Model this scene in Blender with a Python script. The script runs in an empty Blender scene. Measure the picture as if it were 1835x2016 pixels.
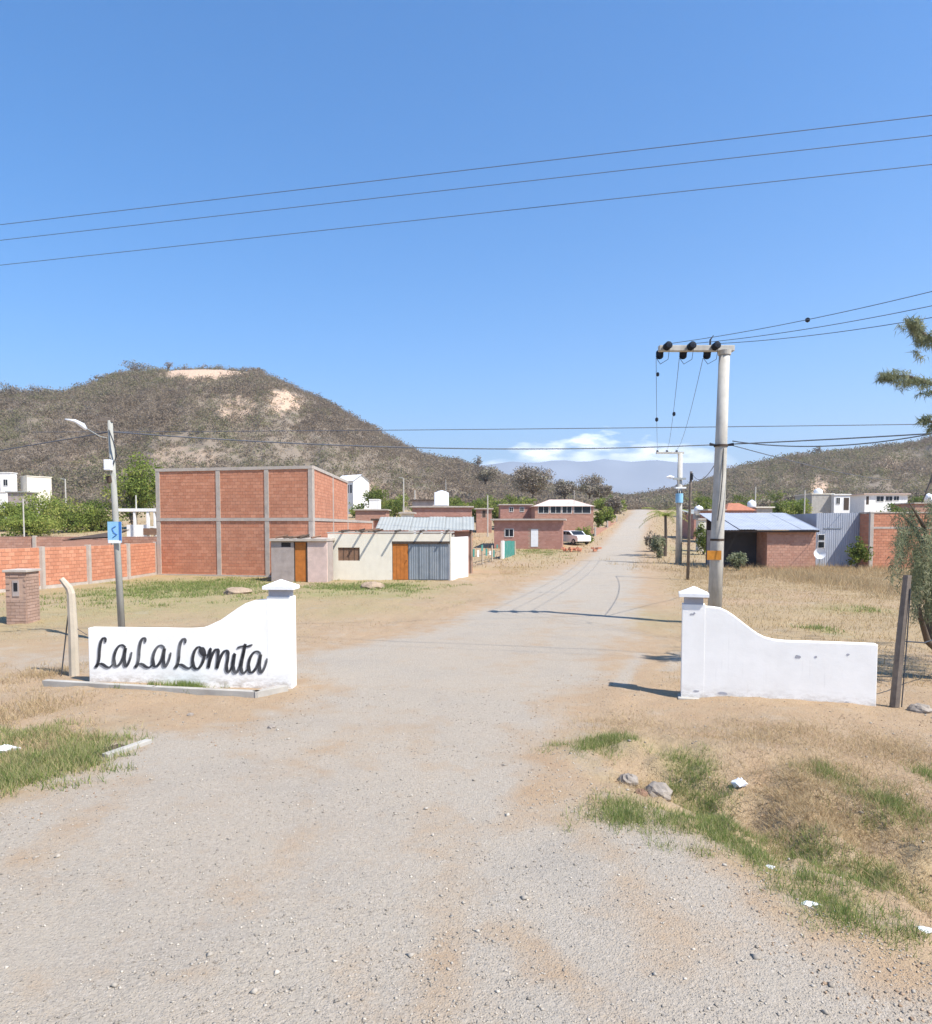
import bpy, math, random
import numpy as np
from mathutils import Vector, Matrix
random.seed(7); RNG = np.random.default_rng(11)
S = bpy.context.scene
COL = S.collection
# ------------------------------------------------------------------ camera, sky, sun, exposure
CAMH, F, CX, HZ = 2.8, 1400.0, 917.5, 1035.0      # measured on the photograph shown 1835 px wide
PITCH = math.radians(3.0)
cam_d = bpy.data.cameras.new('camera'); cam = bpy.data.objects.new('camera', cam_d); COL.objects.link(cam)
S.camera = cam
cam.location = (0, 0, CAMH); cam.rotation_euler = (math.pi/2 - PITCH, 0, 0)
cam_d.sensor_width = 36; cam_d.lens = 36*F/2016
cam_d.shift_y = (HZ + F*math.tan(PITCH) - 1008)/2016
cam_d.clip_start = 0.1; cam_d.clip_end = 40000
S.render.resolution_x, S.render.resolution_y = 932, 1024

SUN_EL = math.radians(54); SX, SY = 0.82, -0.57
w = bpy.data.worlds.new('World'); S.world = w; w.use_nodes = True
N = w.node_tree.nodes; L = w.node_tree.links; N.clear()
def wn(t, **k):
    n = N.new(t)
    for a, b in k.items(): setattr(n, a, b)
    return n
def wmath(op, a, b=None, c=None, clamp=False):
    n = wn('ShaderNodeMath', operation=op, use_clamp=clamp)
    for i, v in enumerate((a, b, c)):
        if v is None: continue
        if isinstance(v, (int, float)): n.inputs[i].default_value = v
        else: L.new(v, n.inputs[i])
    return n.outputs[0]
sky = wn('ShaderNodeTexSky', sky_type='NISHITA', sun_disc=False)
sky.sun_elevation = SUN_EL; sky.sun_rotation = math.atan2(SX, SY)
sky.altitude = 1200; sky.air_density = 1.0; sky.dust_density = 0.3; sky.ozone_density = 2.5
hs = wn('ShaderNodeHueSaturation'); hs.inputs['Saturation'].default_value = 1.42
L.new(sky.outputs[0], hs.inputs['Color'])
tc = wn('ShaderNodeTexCoord'); sep = wn('ShaderNodeSeparateXYZ'); L.new(tc.outputs['Generated'], sep.inputs[0])
nz = wn('ShaderNodeTexNoise'); nz.inputs['Scale'].default_value = 9; nz.inputs['Detail'].default_value = 7
mp = wn('ShaderNodeMapping'); mp.inputs['Scale'].default_value = (1, 1, 3.2); mp.inputs['Location'].default_value = (.35, 0, .2)
L.new(tc.outputs['Generated'], mp.inputs[0]); L.new(mp.outputs[0], nz.inputs['Vector'])
azi = wmath('ARCTAN2', sep.outputs['X'], sep.outputs['Y'])
# low cumulus bank over the far range: a humped band just above the mountains, broken up by noise all round the horizon
da = wmath('ABSOLUTE', wmath('SUBTRACT', azi, 0.18))
bank = wmath('SUBTRACT', 1.0, wmath('DIVIDE', da, 0.19), clamp=True)
rnd = wmath('MULTIPLY_ADD', nz.outputs['Fac'], 0.13, -0.062)
topz = wmath('ADD', wmath('MULTIPLY_ADD', wmath('POWER', bank, .65), 0.058, 0.073), wmath('MULTIPLY', rnd, wmath('ADD', bank, .25)))
m1 = wmath('DIVIDE', wmath('SUBTRACT', topz, sep.outputs['Z']), 0.014, clamp=True)
m2 = wmath('DIVIDE', wmath('SUBTRACT', sep.outputs['Z'], 0.07), 0.025, clamp=True)
brk = wmath('MULTIPLY', wmath('SUBTRACT', nz.outputs['Fac'], 0.26), 5.0, clamp=True)
cm = wmath('MULTIPLY', wmath('MULTIPLY', m1, m2), wmath('MULTIPLY', brk, 0.95))
mx = wn('ShaderNodeMix', data_type='RGBA'); L.new(cm, mx.inputs['Factor']); L.new(hs.outputs[0], mx.inputs['A'])
mx.inputs['B'].default_value = (16.5, 16.4, 16.2, 1)
bg = wn('ShaderNodeBackground'); bg.inputs['Strength'].default_value = 0.13
L.new(mx.outputs['Result'], bg.inputs[0]); wo = wn('ShaderNodeOutputWorld'); L.new(bg.outputs[0], wo.inputs[0])
sd = bpy.data.lights.new('sun', 'SUN'); so = bpy.data.objects.new('sun', sd); COL.objects.link(so)
sd.energy = 4.9; sd.angle = math.radians(0.53); sd.color = (1, .95, .87)
so.rotation_euler = Vector((SX*math.cos(SUN_EL), SY*math.cos(SUN_EL), math.sin(SUN_EL))).to_track_quat('Z', 'Y').to_euler()
V = S.view_settings; V.view_transform = 'Standard'; V.look = 'None'; V.gamma = 1; V.use_curve_mapping = False
V.exposure = 0.88

# ------------------------------------------------------------------ helpers
CP, SP = math.cos(PITCH), math.sin(PITCH); PYC = HZ + F*math.tan(PITCH)
def slope(py): v = (PYC-py)/F; return (v*CP-SP)/(CP+v*SP)          # tangent of the elevation angle seen at height py
def xat(px, Y, py=HZ): return (px-CX)/F*Y*(CP-slope(py)*SP)
def zat(py, Y): return CAMH + slope(py)*Y
def P(px, py, Y): return (xat(px, Y, py), Y, zat(py, Y))
def Yat(py, z=0.0): return (z-CAMH)/slope(py)
def G(px, py): Y = Yat(py); return (xat(px, Y, py), Y)

def lattice(ix, iy, s):
    v = np.sin(ix*127.1 + iy*311.7 + s*74.7)*43758.5453
    return v - np.floor(v)
def vnoise(x, y, s=0):
    x = np.asarray(x, float); y = np.asarray(y, float)
    ix = np.floor(x); iy = np.floor(y); fx = x-ix; fy = y-iy
    fx = fx*fx*(3-2*fx); fy = fy*fy*(3-2*fy)
    a = lattice(ix, iy, s); b = lattice(ix+1, iy, s); c = lattice(ix, iy+1, s); d = lattice(ix+1, iy+1, s)
    return (a*(1-fx)+b*fx)*(1-fy) + (c*(1-fx)+d*fx)*fy
def fbm(x, y, s=0, o=4):
    t = 0; a = .5; n = 0
    for i in range(o):
        t = t + a*vnoise(np.asarray(x)*2**i, np.asarray(y)*2**i, s+i*3); n += a; a *= .55
    return t/n
def sstep(a, b, x): t = np.clip((x-a)/(b-a), 0, 1); return t*t*(3-2*t)

def tag(o, label=None, cat=None, group=None, kind=None):
    if label: o['label'] = label
    if cat: o['category'] = cat
    if group: o['group'] = group
    if kind: o['kind'] = kind
    return o
def thing(name, label, cat, loc=(0, 0, 0), rz=0, group=None):
    o = bpy.data.objects.new(name, None); COL.objects.link(o); o.empty_display_size = .3
    o.location = loc; o.rotation_euler = (0, 0, rz)
    return tag(o, label, cat, group)

class MB:
    def __init__(s): s.v = []; s.f = []; s.t = []
    def poly(s, pts, tint=None):
        b = len(s.v); s.v += [tuple(p) for p in pts]; s.f.append(tuple(range(b, b+len(pts))))
        s.t += [tint if tint is not None else .5]*len(pts)
    def box(s, x0, x1, y0, y1, z0, z1, tint=None, M=None, skip=()):
        c = [(x0,y0,z0),(x1,y0,z0),(x1,y1,z0),(x0,y1,z0),(x0,y0,z1),(x1,y0,z1),(x1,y1,z1),(x0,y1,z1)]
        if M: c = [tuple(M @ Vector(p)) for p in c]
        b = len(s.v); s.v += c; s.t += [tint if tint is not None else .5]*8
        for i, q in enumerate(((0,3,2,1),(4,5,6,7),(0,1,5,4),(1,2,6,5),(2,3,7,6),(3,0,4,7))):
            if i not in skip: s.f.append(tuple(b+k for k in q))
        return s
    def tube(s, pts, r, n=8, caps=True, tint=None):
        pts = [Vector(p) for p in pts]
        rs = r if isinstance(r, (list, tuple)) else [r]*len(pts)
        b = len(s.v); up = None
        for i, p in enumerate(pts):
            d = (pts[min(i+1, len(pts)-1)] - pts[max(i-1, 0)]).normalized()
            if up is None: up = Vector((0, 0, 1)) if abs(d.z) < .9 else Vector((1, 0, 0))
            a = d.cross(up).normalized(); c = a.cross(d).normalized(); up = c
            for k in range(n):
                t = 2*math.pi*k/n; s.v.append(tuple(p + (a*math.cos(t)+c*math.sin(t))*rs[i])); s.t.append(tint if tint is not None else .5)
        for i in range(len(pts)-1):
            for k in range(n):
                s.f.append((b+i*n+k, b+i*n+(k+1) % n, b+(i+1)*n+(k+1) % n, b+(i+1)*n+k))
        if caps:
            s.f.append(tuple(b+k for k in range(n))[::-1]); s.f.append(tuple(b+(len(pts)-1)*n+k for k in range(n)))
        return s
    def extrude(s, prof, y0, y1):                       # prof: (x, z) loop, extruded along y
        b = len(s.v); n = len(prof)
        s.v += [(x, y0, z) for x, z in prof] + [(x, y1, z) for x, z in prof]; s.t += [.5]*2*n
        s.f.append(tuple(range(b, b+n))); s.f.append(tuple(range(b+2*n-1, b+n-1, -1)))
        for i in range(n): j = (i+1) % n; s.f.append((b+j, b+i, b+n+i, b+n+j))
        return s
    def build(s, name, m, parent=None, smooth=False, bevel=0, label=None, kind=None):
        me = bpy.data.meshes.new(name); me.from_pydata(s.v, [], s.f); me.materials.append(m)
        a = me.attributes.new('tint', 'FLOAT', 'POINT'); a.data.foreach_set('value', s.t)
        import bmesh
        bm = bmesh.new(); bm.from_mesh(me); bmesh.ops.recalc_face_normals(bm, faces=bm.faces)
        if bevel: bmesh.ops.bevel(bm, geom=bm.edges[:], offset=bevel, segments=2, profile=.6, affect='EDGES')
        bm.to_mesh(me); bm.free()
        if smooth: me.polygons.foreach_set('use_smooth', [True]*len(me.polygons))
        o = bpy.data.objects.new(name, me); COL.objects.link(o)
        if parent: o.parent = parent
        if label: o['label'] = label
        if kind: o['kind'] = kind
        return o
def npmesh(name, v, f, m, tint=None, parent=None, smooth=False, cols=None):
    me = bpy.data.meshes.new(name); v = np.ascontiguousarray(v, np.float32); f = np.ascontiguousarray(f, np.int32)
    me.vertices.add(len(v)); me.vertices.foreach_set('co', v.ravel())
    k = f.shape[1]; me.loops.add(f.size); me.loops.foreach_set('vertex_index', f.ravel())
    me.polygons.add(len(f)); me.polygons.foreach_set('loop_start', np.arange(0, f.size, k, dtype=np.int32))
    if tint is not None: me.attributes.new('tint', 'FLOAT', 'POINT').data.foreach_set('value', np.ascontiguousarray(tint, np.float32))
    if cols is not None:
        for cn, cv in cols.items(): me.attributes.new(cn, 'FLOAT', 'POINT').data.foreach_set('value', np.ascontiguousarray(cv, np.float32))
    me.update(calc_edges=True); me.validate()
    if smooth: me.polygons.foreach_set('use_smooth', [True]*len(me.polygons))
    me.materials.append(m)
    o = bpy.data.objects.new(name, me); COL.objects.link(o)
    if parent: o.parent = parent
    return o

# ------------------------------------------------------------------ materials
class NT:
    def __init__(s, name):
        s.m = bpy.data.materials.new(name); s.m.use_nodes = True; s.t = s.m.node_tree; s.t.nodes.clear()
        s.out = s.t.nodes.new('ShaderNodeOutputMaterial'); s.b = s.t.nodes.new('ShaderNodeBsdfPrincipled')
        s.t.links.new(s.b.outputs[0], s.out.inputs[0]); s.co = s.t.nodes.new('ShaderNodeTexCoord').outputs['Object']
        s.b.inputs['Roughness'].default_value = .9; s.b.inputs['Specular IOR Level'].default_value = .25
    def link(s, v, sock):
        if isinstance(v, (int, float)): sock.default_value = v
        elif isinstance(v, tuple): sock.default_value = (*v[:3], 1)
        else: s.t.links.new(v, sock)
    def noise(s, scale, detail=4, rough=.55, stretch=None, dist=0, w=0):
        n = s.t.nodes.new('ShaderNodeTexNoise'); n.inputs['Scale'].default_value = scale
        n.inputs['Detail'].default_value = detail; n.inputs['Roughness'].default_value = rough; n.inputs['Distortion'].default_value = dist
        m = s.t.nodes.new('ShaderNodeMapping'); m.inputs['Scale'].default_value = stretch or (1, 1, 1); m.inputs['Location'].default_value = (w, w*.7, w*.3)
        s.t.links.new(s.co, m.inputs[0]); s.t.links.new(m.outputs[0], n.inputs['Vector']); return n.outputs['Fac']
    def vor(s, scale, feat='F1'):
        n = s.t.nodes.new('ShaderNodeTexVoronoi'); n.inputs['Scale'].default_value = scale; n.feature = feat
        s.t.links.new(s.co, n.inputs['Vector']); return n
    def attr(s, name):
        n = s.t.nodes.new('ShaderNodeAttribute'); n.attribute_name = name; return n.outputs['Fac']
    def ramp(s, v, a, b, lo=0., hi=1.):
        n = s.t.nodes.new('ShaderNodeMapRange'); n.inputs[1].default_value = a; n.inputs[2].default_value = b
        n.inputs[3].default_value = lo; n.inputs[4].default_value = hi; s.link(v, n.inputs[0]); return n.outputs[0]
    def math(s, op, a, b, clamp=False):
        n = s.t.nodes.new('ShaderNodeMath'); n.operation = op; n.use_clamp = clamp; s.link(a, n.inputs[0]); s.link(b, n.inputs[1]); return n.outputs[0]
    def mix(s, f, a, b, mode='MIX'):
        n = s.t.nodes.new('ShaderNodeMix'); n.data_type = 'RGBA'; n.blend_type = mode
        s.link(f, n.inputs['Factor']); s.link(a, n.inputs['A']); s.link(b, n.inputs['B']); return n.outputs['Result']
    def bump(s, h, dist=.02, st=.6):
        n = s.t.nodes.new('ShaderNodeBump'); n.inputs['Distance'].default_value = dist; n.inputs['Strength'].default_value = st
        s.link(h, n.inputs['Height']); s.t.links.new(n.outputs[0], s.b.inputs['Normal'])
    def done(s, col, rough=None, metal=None):
        s.link(col, s.b.inputs['Base Color'])
        if rough is not None: s.link(rough, s.b.inputs['Roughness'])
        if metal: s.b.inputs['Metallic'].default_value = metal
        return s.m
def c(*v): return tuple(v)
def sc(v, k): return tuple(min(1, x*k) for x in v)
def plain(name, col, rough=.85, var=.18, ns=3., dirt=None, dirt_amt=.4, bumpd=.004, metal=None, streak=False, fine=60):
    t = NT(name); a = t.noise(ns, 5); b = t.noise(fine, 3)
    k = t.mix(t.ramp(a, .3, .7), sc(col, 1-var), sc(col, 1+var))
    k = t.mix(t.ramp(b, .3, .7, 0, .35), k, sc(col, 1-var*1.3))
    if dirt:
        d = t.noise(1.7, 6, .65, stretch=(3, 3, .5) if streak else None, w=4)
        k = t.mix(t.ramp(d, .48, .75, 0, dirt_amt), k, dirt)
    if bumpd: t.bump(b, bumpd, .5)
    return t.done(k, rough, metal)
def tinted(name, a, b, cc=None, rough=.9, transl=0., ns=0):
    t = NT(name); v = t.attr('tint')
    k = t.mix(t.ramp(v, 0, .6), a, b)
    if cc: k = t.mix(t.ramp(v, .72, 1), k, cc)
    if ns: k = t.mix(t.ramp(t.noise(ns, 3), .3, .7, 0, .4), k, sc(a, .8))
    m = t.done(k, rough)
    if transl:
        tr = t.t.nodes.new('ShaderNodeBsdfTranslucent'); t.link(k, tr.inputs[0]); ms = t.t.nodes.new('ShaderNodeMixShader')
        ms.inputs[0].default_value = transl; t.t.links.new(t.b.outputs[0], ms.inputs[1]); t.t.links.new(tr.outputs[0], ms.inputs[2]); t.t.links.new(ms.outputs[0], t.out.inputs[0])
    return m
M = {}
def white_wall():
    t = NT('white_paint'); co = t.noise(2.2, 6, .6); f = t.noise(45, 3)
    k = t.mix(t.ramp(co, .35, .7), (.92, .90, .85), (.85, .83, .78))
    se = t.t.nodes.new('ShaderNodeSeparateXYZ'); t.t.links.new(t.co, se.inputs[0])
    low = t.ramp(se.outputs['Z'], .0, .26, 1, 0); d = t.noise(6, 6, .7, stretch=(1, 1, 2.2), w=2)
    dm = t.math('MULTIPLY', low, t.ramp(d, .42, .62), True)
    k = t.mix(t.math('MULTIPLY', dm, .75), k, (.42, .36, .29))
    st = t.noise(9, 5, .6, stretch=(2.2, 2.2, .16), w=7)
    k = t.mix(t.ramp(st, .62, .80, 0, .3), k, (.50, .48, .44))
    ch = t.noise(5, 8, .75, w=11); k = t.mix(t.ramp(ch, .70, .74, 0, .6), k, (.40, .38, .36))
    t.bump(t.math('ADD', t.math('MULTIPLY', t.noise(5, 5, .65, stretch=(1, 1, 1.6), w=9), 1.0), t.math('MULTIPLY', f, .12)), .02, .13); return t.done(k, .75)
M['white'] = white_wall()
M['whitecap'] = plain('cap_paint', (.82, .82, .81), var=.05, dirt=(.45, .42, .38), dirt_amt=.2)
M['neck'] = plain('neck_plaster', (.42, .42, .45), var=.15, dirt=(.25, .24, .23))
M['ink'] = plain('black_paint', (.05, .05, .055), var=.5, ns=12, rough=.7, bumpd=0, dirt=(.30, .30, .30), dirt_amt=.85)
M['inkshade'] = plain('grey_paint', (.36, .36, .37), var=.15, ns=7, bumpd=0)
M['concrete'] = plain('concrete', (.42, .395, .35), var=.15, dirt=(.24, .21, .18), dirt_amt=.5)
M['poleconc'] = plain('pole_concrete', (.50, .475, .42), var=.16, ns=3, dirt=(.27, .24, .20), dirt_amt=.6, streak=True)
M['lampconc'] = plain('lamp_pole_concrete', (.36, .355, .315), var=.12, ns=2, dirt=(.24, .235, .21), dirt_amt=.5, streak=True)
M['skycable'] = plain('sky_cable', (.10, .11, .13), rough=.6, var=.1, bumpd=0)
M['postconc'] = plain('post_concrete', (.50, .43, .33), var=.14, dirt=(.28, .22, .16), dirt_amt=.4)
M['frameconc'] = plain('frame_concrete', (.48, .42, .36), var=.14, dirt=(.30, .25, .21), dirt_amt=.4)
M['mortar'] = plain('mortar', (.42, .29, .22), var=.15, bumpd=.002)
M['paleplaster'] = plain('cream_plaster', (.72, .67, .56), var=.05, dirt=(.60, .53, .42), dirt_amt=.3, streak=True)
M['pinkplaster'] = plain('pink_plaster', (.62, .47, .41), var=.12, dirt=(.32, .25, .21), dirt_amt=.5)
M['greyplaster'] = plain('grey_plaster', (.38, .32, .29), var=.15, dirt=(.2, .17, .15), dirt_amt=.5)
M['whitehouse'] = plain('house_white', (.82, .80, .76), var=.06, dirt=(.45, .40, .33), dirt_amt=.3, streak=True)
M['zinc'] = plain('zinc', (.32, .335, .32), rough=.75, var=.08, ns=1.2, dirt=(.42, .40, .36), dirt_amt=.35, bumpd=0)
M['bluezinc'] = plain('blue_zinc', (.37, .40, .46), rough=.7, var=.10, ns=1.2, dirt=(.30, .33, .38), dirt_amt=.35, bumpd=0, metal=.2)
M['gate'] = plain('gate_steel', (.25, .28, .31), rough=.5, var=.14, ns=2, dirt=(.34, .34, .33), dirt_amt=.4, bumpd=0, metal=.3)
M['orangewood'] = plain('orange_wood', (.48, .165, .035), rough=.55, var=.2, ns=4, bumpd=.002, dirt=(.2, .08, .03), dirt_amt=.4, streak=True)
M['brownboard'] = plain('brown_board', (.22, .13, .085), var=.2, ns=4)
M['darkwood'] = plain('dark_wood', (.085, .06, .045), var=.25, ns=6, rough=.8)
M['greywood'] = plain('grey_wood', (.20, .165, .135), var=.25, ns=9, dirt=(.09, .075, .06), dirt_amt=.6, streak=True)
M['black'] = plain('black_porcelain', (.018, .02, .026), rough=.25, var=.2, bumpd=0)
M['cable'] = plain('cable', (.05, .055, .065), rough=.6, var=.1, bumpd=0)
M['glass'] = plain('dark_glass', (.02, .024, .03), rough=.12, var=.2, bumpd=0)
M['teal'] = plain('teal_paint', (.05, .24, .20), rough=.6, var=.2, ns=5, dirt=(.3, .33, .30), dirt_amt=.4)
M['signblue'] = plain('sign_blue', (.26, .50, .68), rough=.4, var=.08, bumpd=0)
M['signdark'] = plain('sign_dark_blue', (.05, .16, .48), rough=.4, var=.08, bumpd=0)
M['orange'] = plain('orange_sheet', (.48, .20, .03), rough=.5, var=.18, ns=8, bumpd=0)
M['plastic'] = plain('white_plastic', (.78, .79, .80), rough=.4, var=.05, bumpd=0)
M['bag'] = plain('plastic_bag', (.80, .82, .86), rough=.4, var=.08, ns=8, bumpd=0)
M['carwhite'] = plain('car_paint', (.75, .75, .75), rough=.25, var=.04, bumpd=0)
M['tyre'] = plain('tyre', (.03, .03, .03), var=.2)
M['redtile'] = plain('red_tile', (.42, .17, .10), var=.2, ns=3, dirt=(.25, .13, .1))
M['bark'] = plain('bark', (.13, .10, .075), var=.3, ns=8, dirt=(.22, .19, .16), dirt_amt=.5)
M['soilheap'] = plain('heap_earth', (.36, .27, .19), var=.3, ns=5, dirt=(.24, .18, .13), dirt_amt=.6, bumpd=.03, fine=18)
M['rock'] = plain('rock', (.29, .25, .21), var=.25, ns=6, dirt=(.25, .2, .16), dirt_amt=.5)
def brickm(name, a, b, cc):
    t = NT(name); v = t.attr('tint'); k = t.mix(t.ramp(v, 0, 1), a, b)
    k = t.mix(t.ramp(t.noise(.9, 5, .6), .42, .68, 0, .55), k, cc)
    k = t.mix(t.ramp(t.noise(30, 3), .4, .7, 0, .3), k, sc(a, .7)); t.bump(t.noise(50, 2), .003, .5); return t.done(k, .9)
M['brick'] = brickm('brick_orange', (.51, .215, .125), (.64, .30, .185), (.44, .20, .125))
M['brickred'] = brickm('brick_red', (.42, .21, .16), (.52, .29, .23), (.37, .21, .17))
M['brickpink'] = brickm('brick_pink', (.42, .22, .155), (.52, .30, .22), (.36, .22, .17))
M['shadedbrick'] = brickm('brick_shade_tone', (.05, .05, .055), (.08, .075, .08), (.06, .055, .055))  # near-black brick: shade of the shed bay put into the colour
M['brickgrey'] = brickm('brick_weathered', (.36, .23, .17), (.46, .31, .24), (.30, .22, .17))
M['leafgreen'] = tinted('leaf_green', (.10, .14, .03), (.19, .23, .05), (.30, .29, .09), transl=.35)
M['leafbright'] = tinted('leaf_bright', (.14, .19, .04), (.25, .30, .065), (.36, .35, .10), transl=.35)
M['leafdusty'] = tinted('leaf_dusty', (.16, .185, .105), (.28, .30, .18), (.46, .45, .28), transl=.5)
M['twig'] = tinted('twig', (.17, .14, .11), (.28, .235, .18), (.21, .21, .12))
M['scrub'] = tinted('scrub', (.25, .195, .14), (.335, .27, .195), (.235, .225, .115), transl=.45)
M['straw'] = tinted('straw', (.38, .27, .14), (.58, .43, .24), (.46, .40, .19), transl=.45)
M['brownweed'] = tinted('brown_weed', (.36, .255, .145), (.54, .41, .24), (.36, .31, .15), transl=.35)
M['grass'] = tinted('grass', (.13, .19, .05), (.27, .33, .10), (.50, .43, .22), transl=.45)
M['clod'] = tinted('clod', (.24, .165, .11), (.40, .285, .19), (.47, .36, .25))
M['gravel'] = tinted('gravel', (.22, .19, .155), (.38, .335, .275), (.52, .46, .38))

def ground_mat(name, hill=False):
    t = NT(name); rd = t.attr('road'); gr = t.attr('green'); dr = t.attr('dry')
    n1 = t.noise(.35, 6, .6); n2 = t.noise(2.6, 6, .65, w=3); n3 = t.noise(28, 4, .65, w=5); n4 = t.noise(140, 3, .6); big = t.noise(.05, 4, w=8)
    soil = t.mix(t.ramp(n1, .3, .7), (.40, .27, .165), (.335, .22, .135))
    soil = t.mix(t.ramp(n2, .35, .7, 0, .7), soil, (.44, .33, .225))
    soil = t.mix(t.ramp(n3, .45, .72, 0, .6), soil, (.27, .185, .12)); soil = t.mix(t.ramp(t.noise(9, 5, .7, w=31), .50, .68, 0, .45), soil, (.30, .21, .14)); soil = t.mix(t.ramp(n4, .5, .75, 0, .5), soil, (.50, .39, .28))
    dry = t.mix(t.ramp(n2, .3, .7), (.46, .345, .19), (.38, .28, .16))
    dry = t.mix(t.ramp(n3, .35, .7, 0, .7), dry, (.23, .17, .105))
    k = t.mix(t.math('MULTIPLY', dr, t.ramp(n2, .25, .55, .45, 1), True), soil, dry)
    grs = t.mix(t.ramp(n3, .3, .7), (.19, .215, .065), (.30, .28, .11))
    k = t.mix(t.math('MULTIPLY', gr, t.ramp(n2, .25, .6, .25, .95), True), k, grs)
    road = t.mix(t.ramp(n1, .3, .7), (.40, .345, .275), (.365, .325, .27))
    road = t.mix(t.ramp(n2, .45, .75, 0, .55), road, (.42, .335, .245))
    road = t.mix(t.ramp(t.noise(.9, 5, .6, w=12), .52, .72, 0, .6), road, (.30, .275, .24))
    road = t.mix(t.ramp(n3, .55, .8, 0, .5), road, (.27, .255, .23))
    vz = t.vor(55); vc = t.t.nodes.new('ShaderNodeSeparateColor'); t.t.links.new(vz.outputs['Color'], vc.inputs[0])
    st = t.mix(vc.outputs[0], (.23, .21, .18), (.50, .44, .37))
    road = t.mix(t.ramp(t.math('MULTIPLY', vc.outputs[1], t.ramp(n2, .3, .6, .5, 1)), .45, .55, 0, .55), road, st)
    road = t.mix(t.ramp(n4, .55, .75, 0, .5), road, (.26, .25, .24))
    e = t.math('ADD', rd, t.math('MULTIPLY', t.math('SUBTRACT', n2, .5), 1.5)); e = t.math('ADD', e, t.math('MULTIPLY', t.math('SUBTRACT', t.noise(.8, 5, .6, w=21), .5), 1.3))
    e = t.math('ADD', e, t.math('MULTIPLY', t.math('SUBTRACT', n3, .5), .5))
    k = t.mix(t.ramp(e, .1, .9), k, road)
    k = t.mix(t.ramp(big, .4, .65, 0, .25), k, (.36, .27, .18))
    h = t.math('ADD', t.math('MULTIPLY', n3, .7), t.math('MULTIPLY', n4, .3)); h = t.math('ADD', h, t.math('MULTIPLY', t.ramp(vz.outputs['Distance'], 0, .5, .25, 0), 1.0))
    t.bump(h, .03, .9); return t.done(k, .95)
M['ground'] = ground_mat('soil_and_gravel')
def hill_mat():
    t = NT('hillside'); b = t.attr('bare'); n = t.noise(.05, 6, .65); f = t.noise(.4, 5, .65); ff = t.noise(1.2, 4, stretch=(1, 1, .25))
    k = t.mix(t.ramp(n, .35, .65), (.185, .15, .115), (.225, .18, .135)); k = t.mix(t.ramp(f, .45, .7, 0, .5), k, (.26, .21, .155))
    k = t.mix(t.ramp(t.noise(.11, 4, w=5), .55, .7, 0, .5), k, (.10, .11, .05))
    bare = t.mix(t.ramp(ff, .35, .65), (.62, .45, .32), (.42, .29, .20))
    k = t.mix(b, k, bare); t.bump(f, 1.2, .7); return t.done(k, .95)
M['hill'] = hill_mat()
M['far'] = plain('far_rock_haze_tint', (.29, .31, .34), var=.35, ns=.001, bumpd=0, fine=.004)  # bluish tone: part of the distance haze put into the rock colour

# ------------------------------------------------------------------ terrain
_ty = np.array([-9000, 0, 48, 65, 96, 140, 177, 205, 240, 400, 9000.]); _tz = np.array([0, 0, 0, .3, 1.75, 4.3, 6.5, 7.5, 7.9, 8.0, 8.0])
_fy = np.arange(-50, 600, .5); _fz = np.interp(_fy, _ty, _tz); _k = np.ones(31)/31
_fz = np.convolve(np.pad(_fz, 15, mode='edge'), _k, 'valid')
road_px_right = [(1253,1100),(1250,1150),(1238,1220),(1205,1290),(1140,1350),(1090,1400),(1055,1460),(1120,1530),(1230,1600),(1390,1705),(1600,1835),(1835,1985)]
road_px_left = [(-120,1640),(0,1600),(110,1560),(235,1490),(290,1457),(440,1450),(570,1412),(630,1360),(600,1335)]
cross_low = [(0,1323),(-600,1325)]; cross_up = [(-600,1276),(0,1276),(400,1280),(580,1281),(700,1270),(860,1238),(960,1198),(1060,1150),(1165,1100)]
def wp(l): return [G(*p) for p in l]
poly = ([(66,262),(45.5,177),(23.8,96)] + wp(road_px_right) + [(4.5,-4),(12,-25),(-22,-25),(-9,2.5)] + wp(road_px_left) + wp(cross_low)
        + wp(cross_up) + [(20,96),(41.7,177),(62,262)])
POLY = np.array(poly)
def sdist(x, y, poly=POLY):
    shp = np.shape(x); x = np.ravel(x); y = np.ravel(y); d = np.full(x.shape, 1e9); ins = np.zeros(x.shape, bool)
    n = len(poly)
    for i in range(n):
        ax, ay = poly[i]; bx, by = poly[(i+1) % n]; ex, ey = bx-ax, by-ay
        t = np.clip(((x-ax)*ex+(y-ay)*ey)/(ex*ex+ey*ey+1e-9), 0, 1)
        d = np.minimum(d, (x-ax-t*ex)**2+(y-ay-t*ey)**2)
        cnd = ((ay > y) != (by > y)) & (x < (bx-ax)*(y-ay)/(by-ay+1e-12)+ax); ins ^= cnd
    d = np.sqrt(d); return np.where(ins, d, -d).reshape(shp)
def seg_d(x, y, a, b):
    ex, ey = b[0]-a[0], b[1]-a[1]; t = np.clip(((x-a[0])*ex+(y-a[1])*ey)/(ex*ex+ey*ey), 0, 1)
    return np.hypot(x-a[0]-t*ex, y-a[1]-t*ey)
DA, DB = G(1270, 1530), G(2100, 1790)
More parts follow.
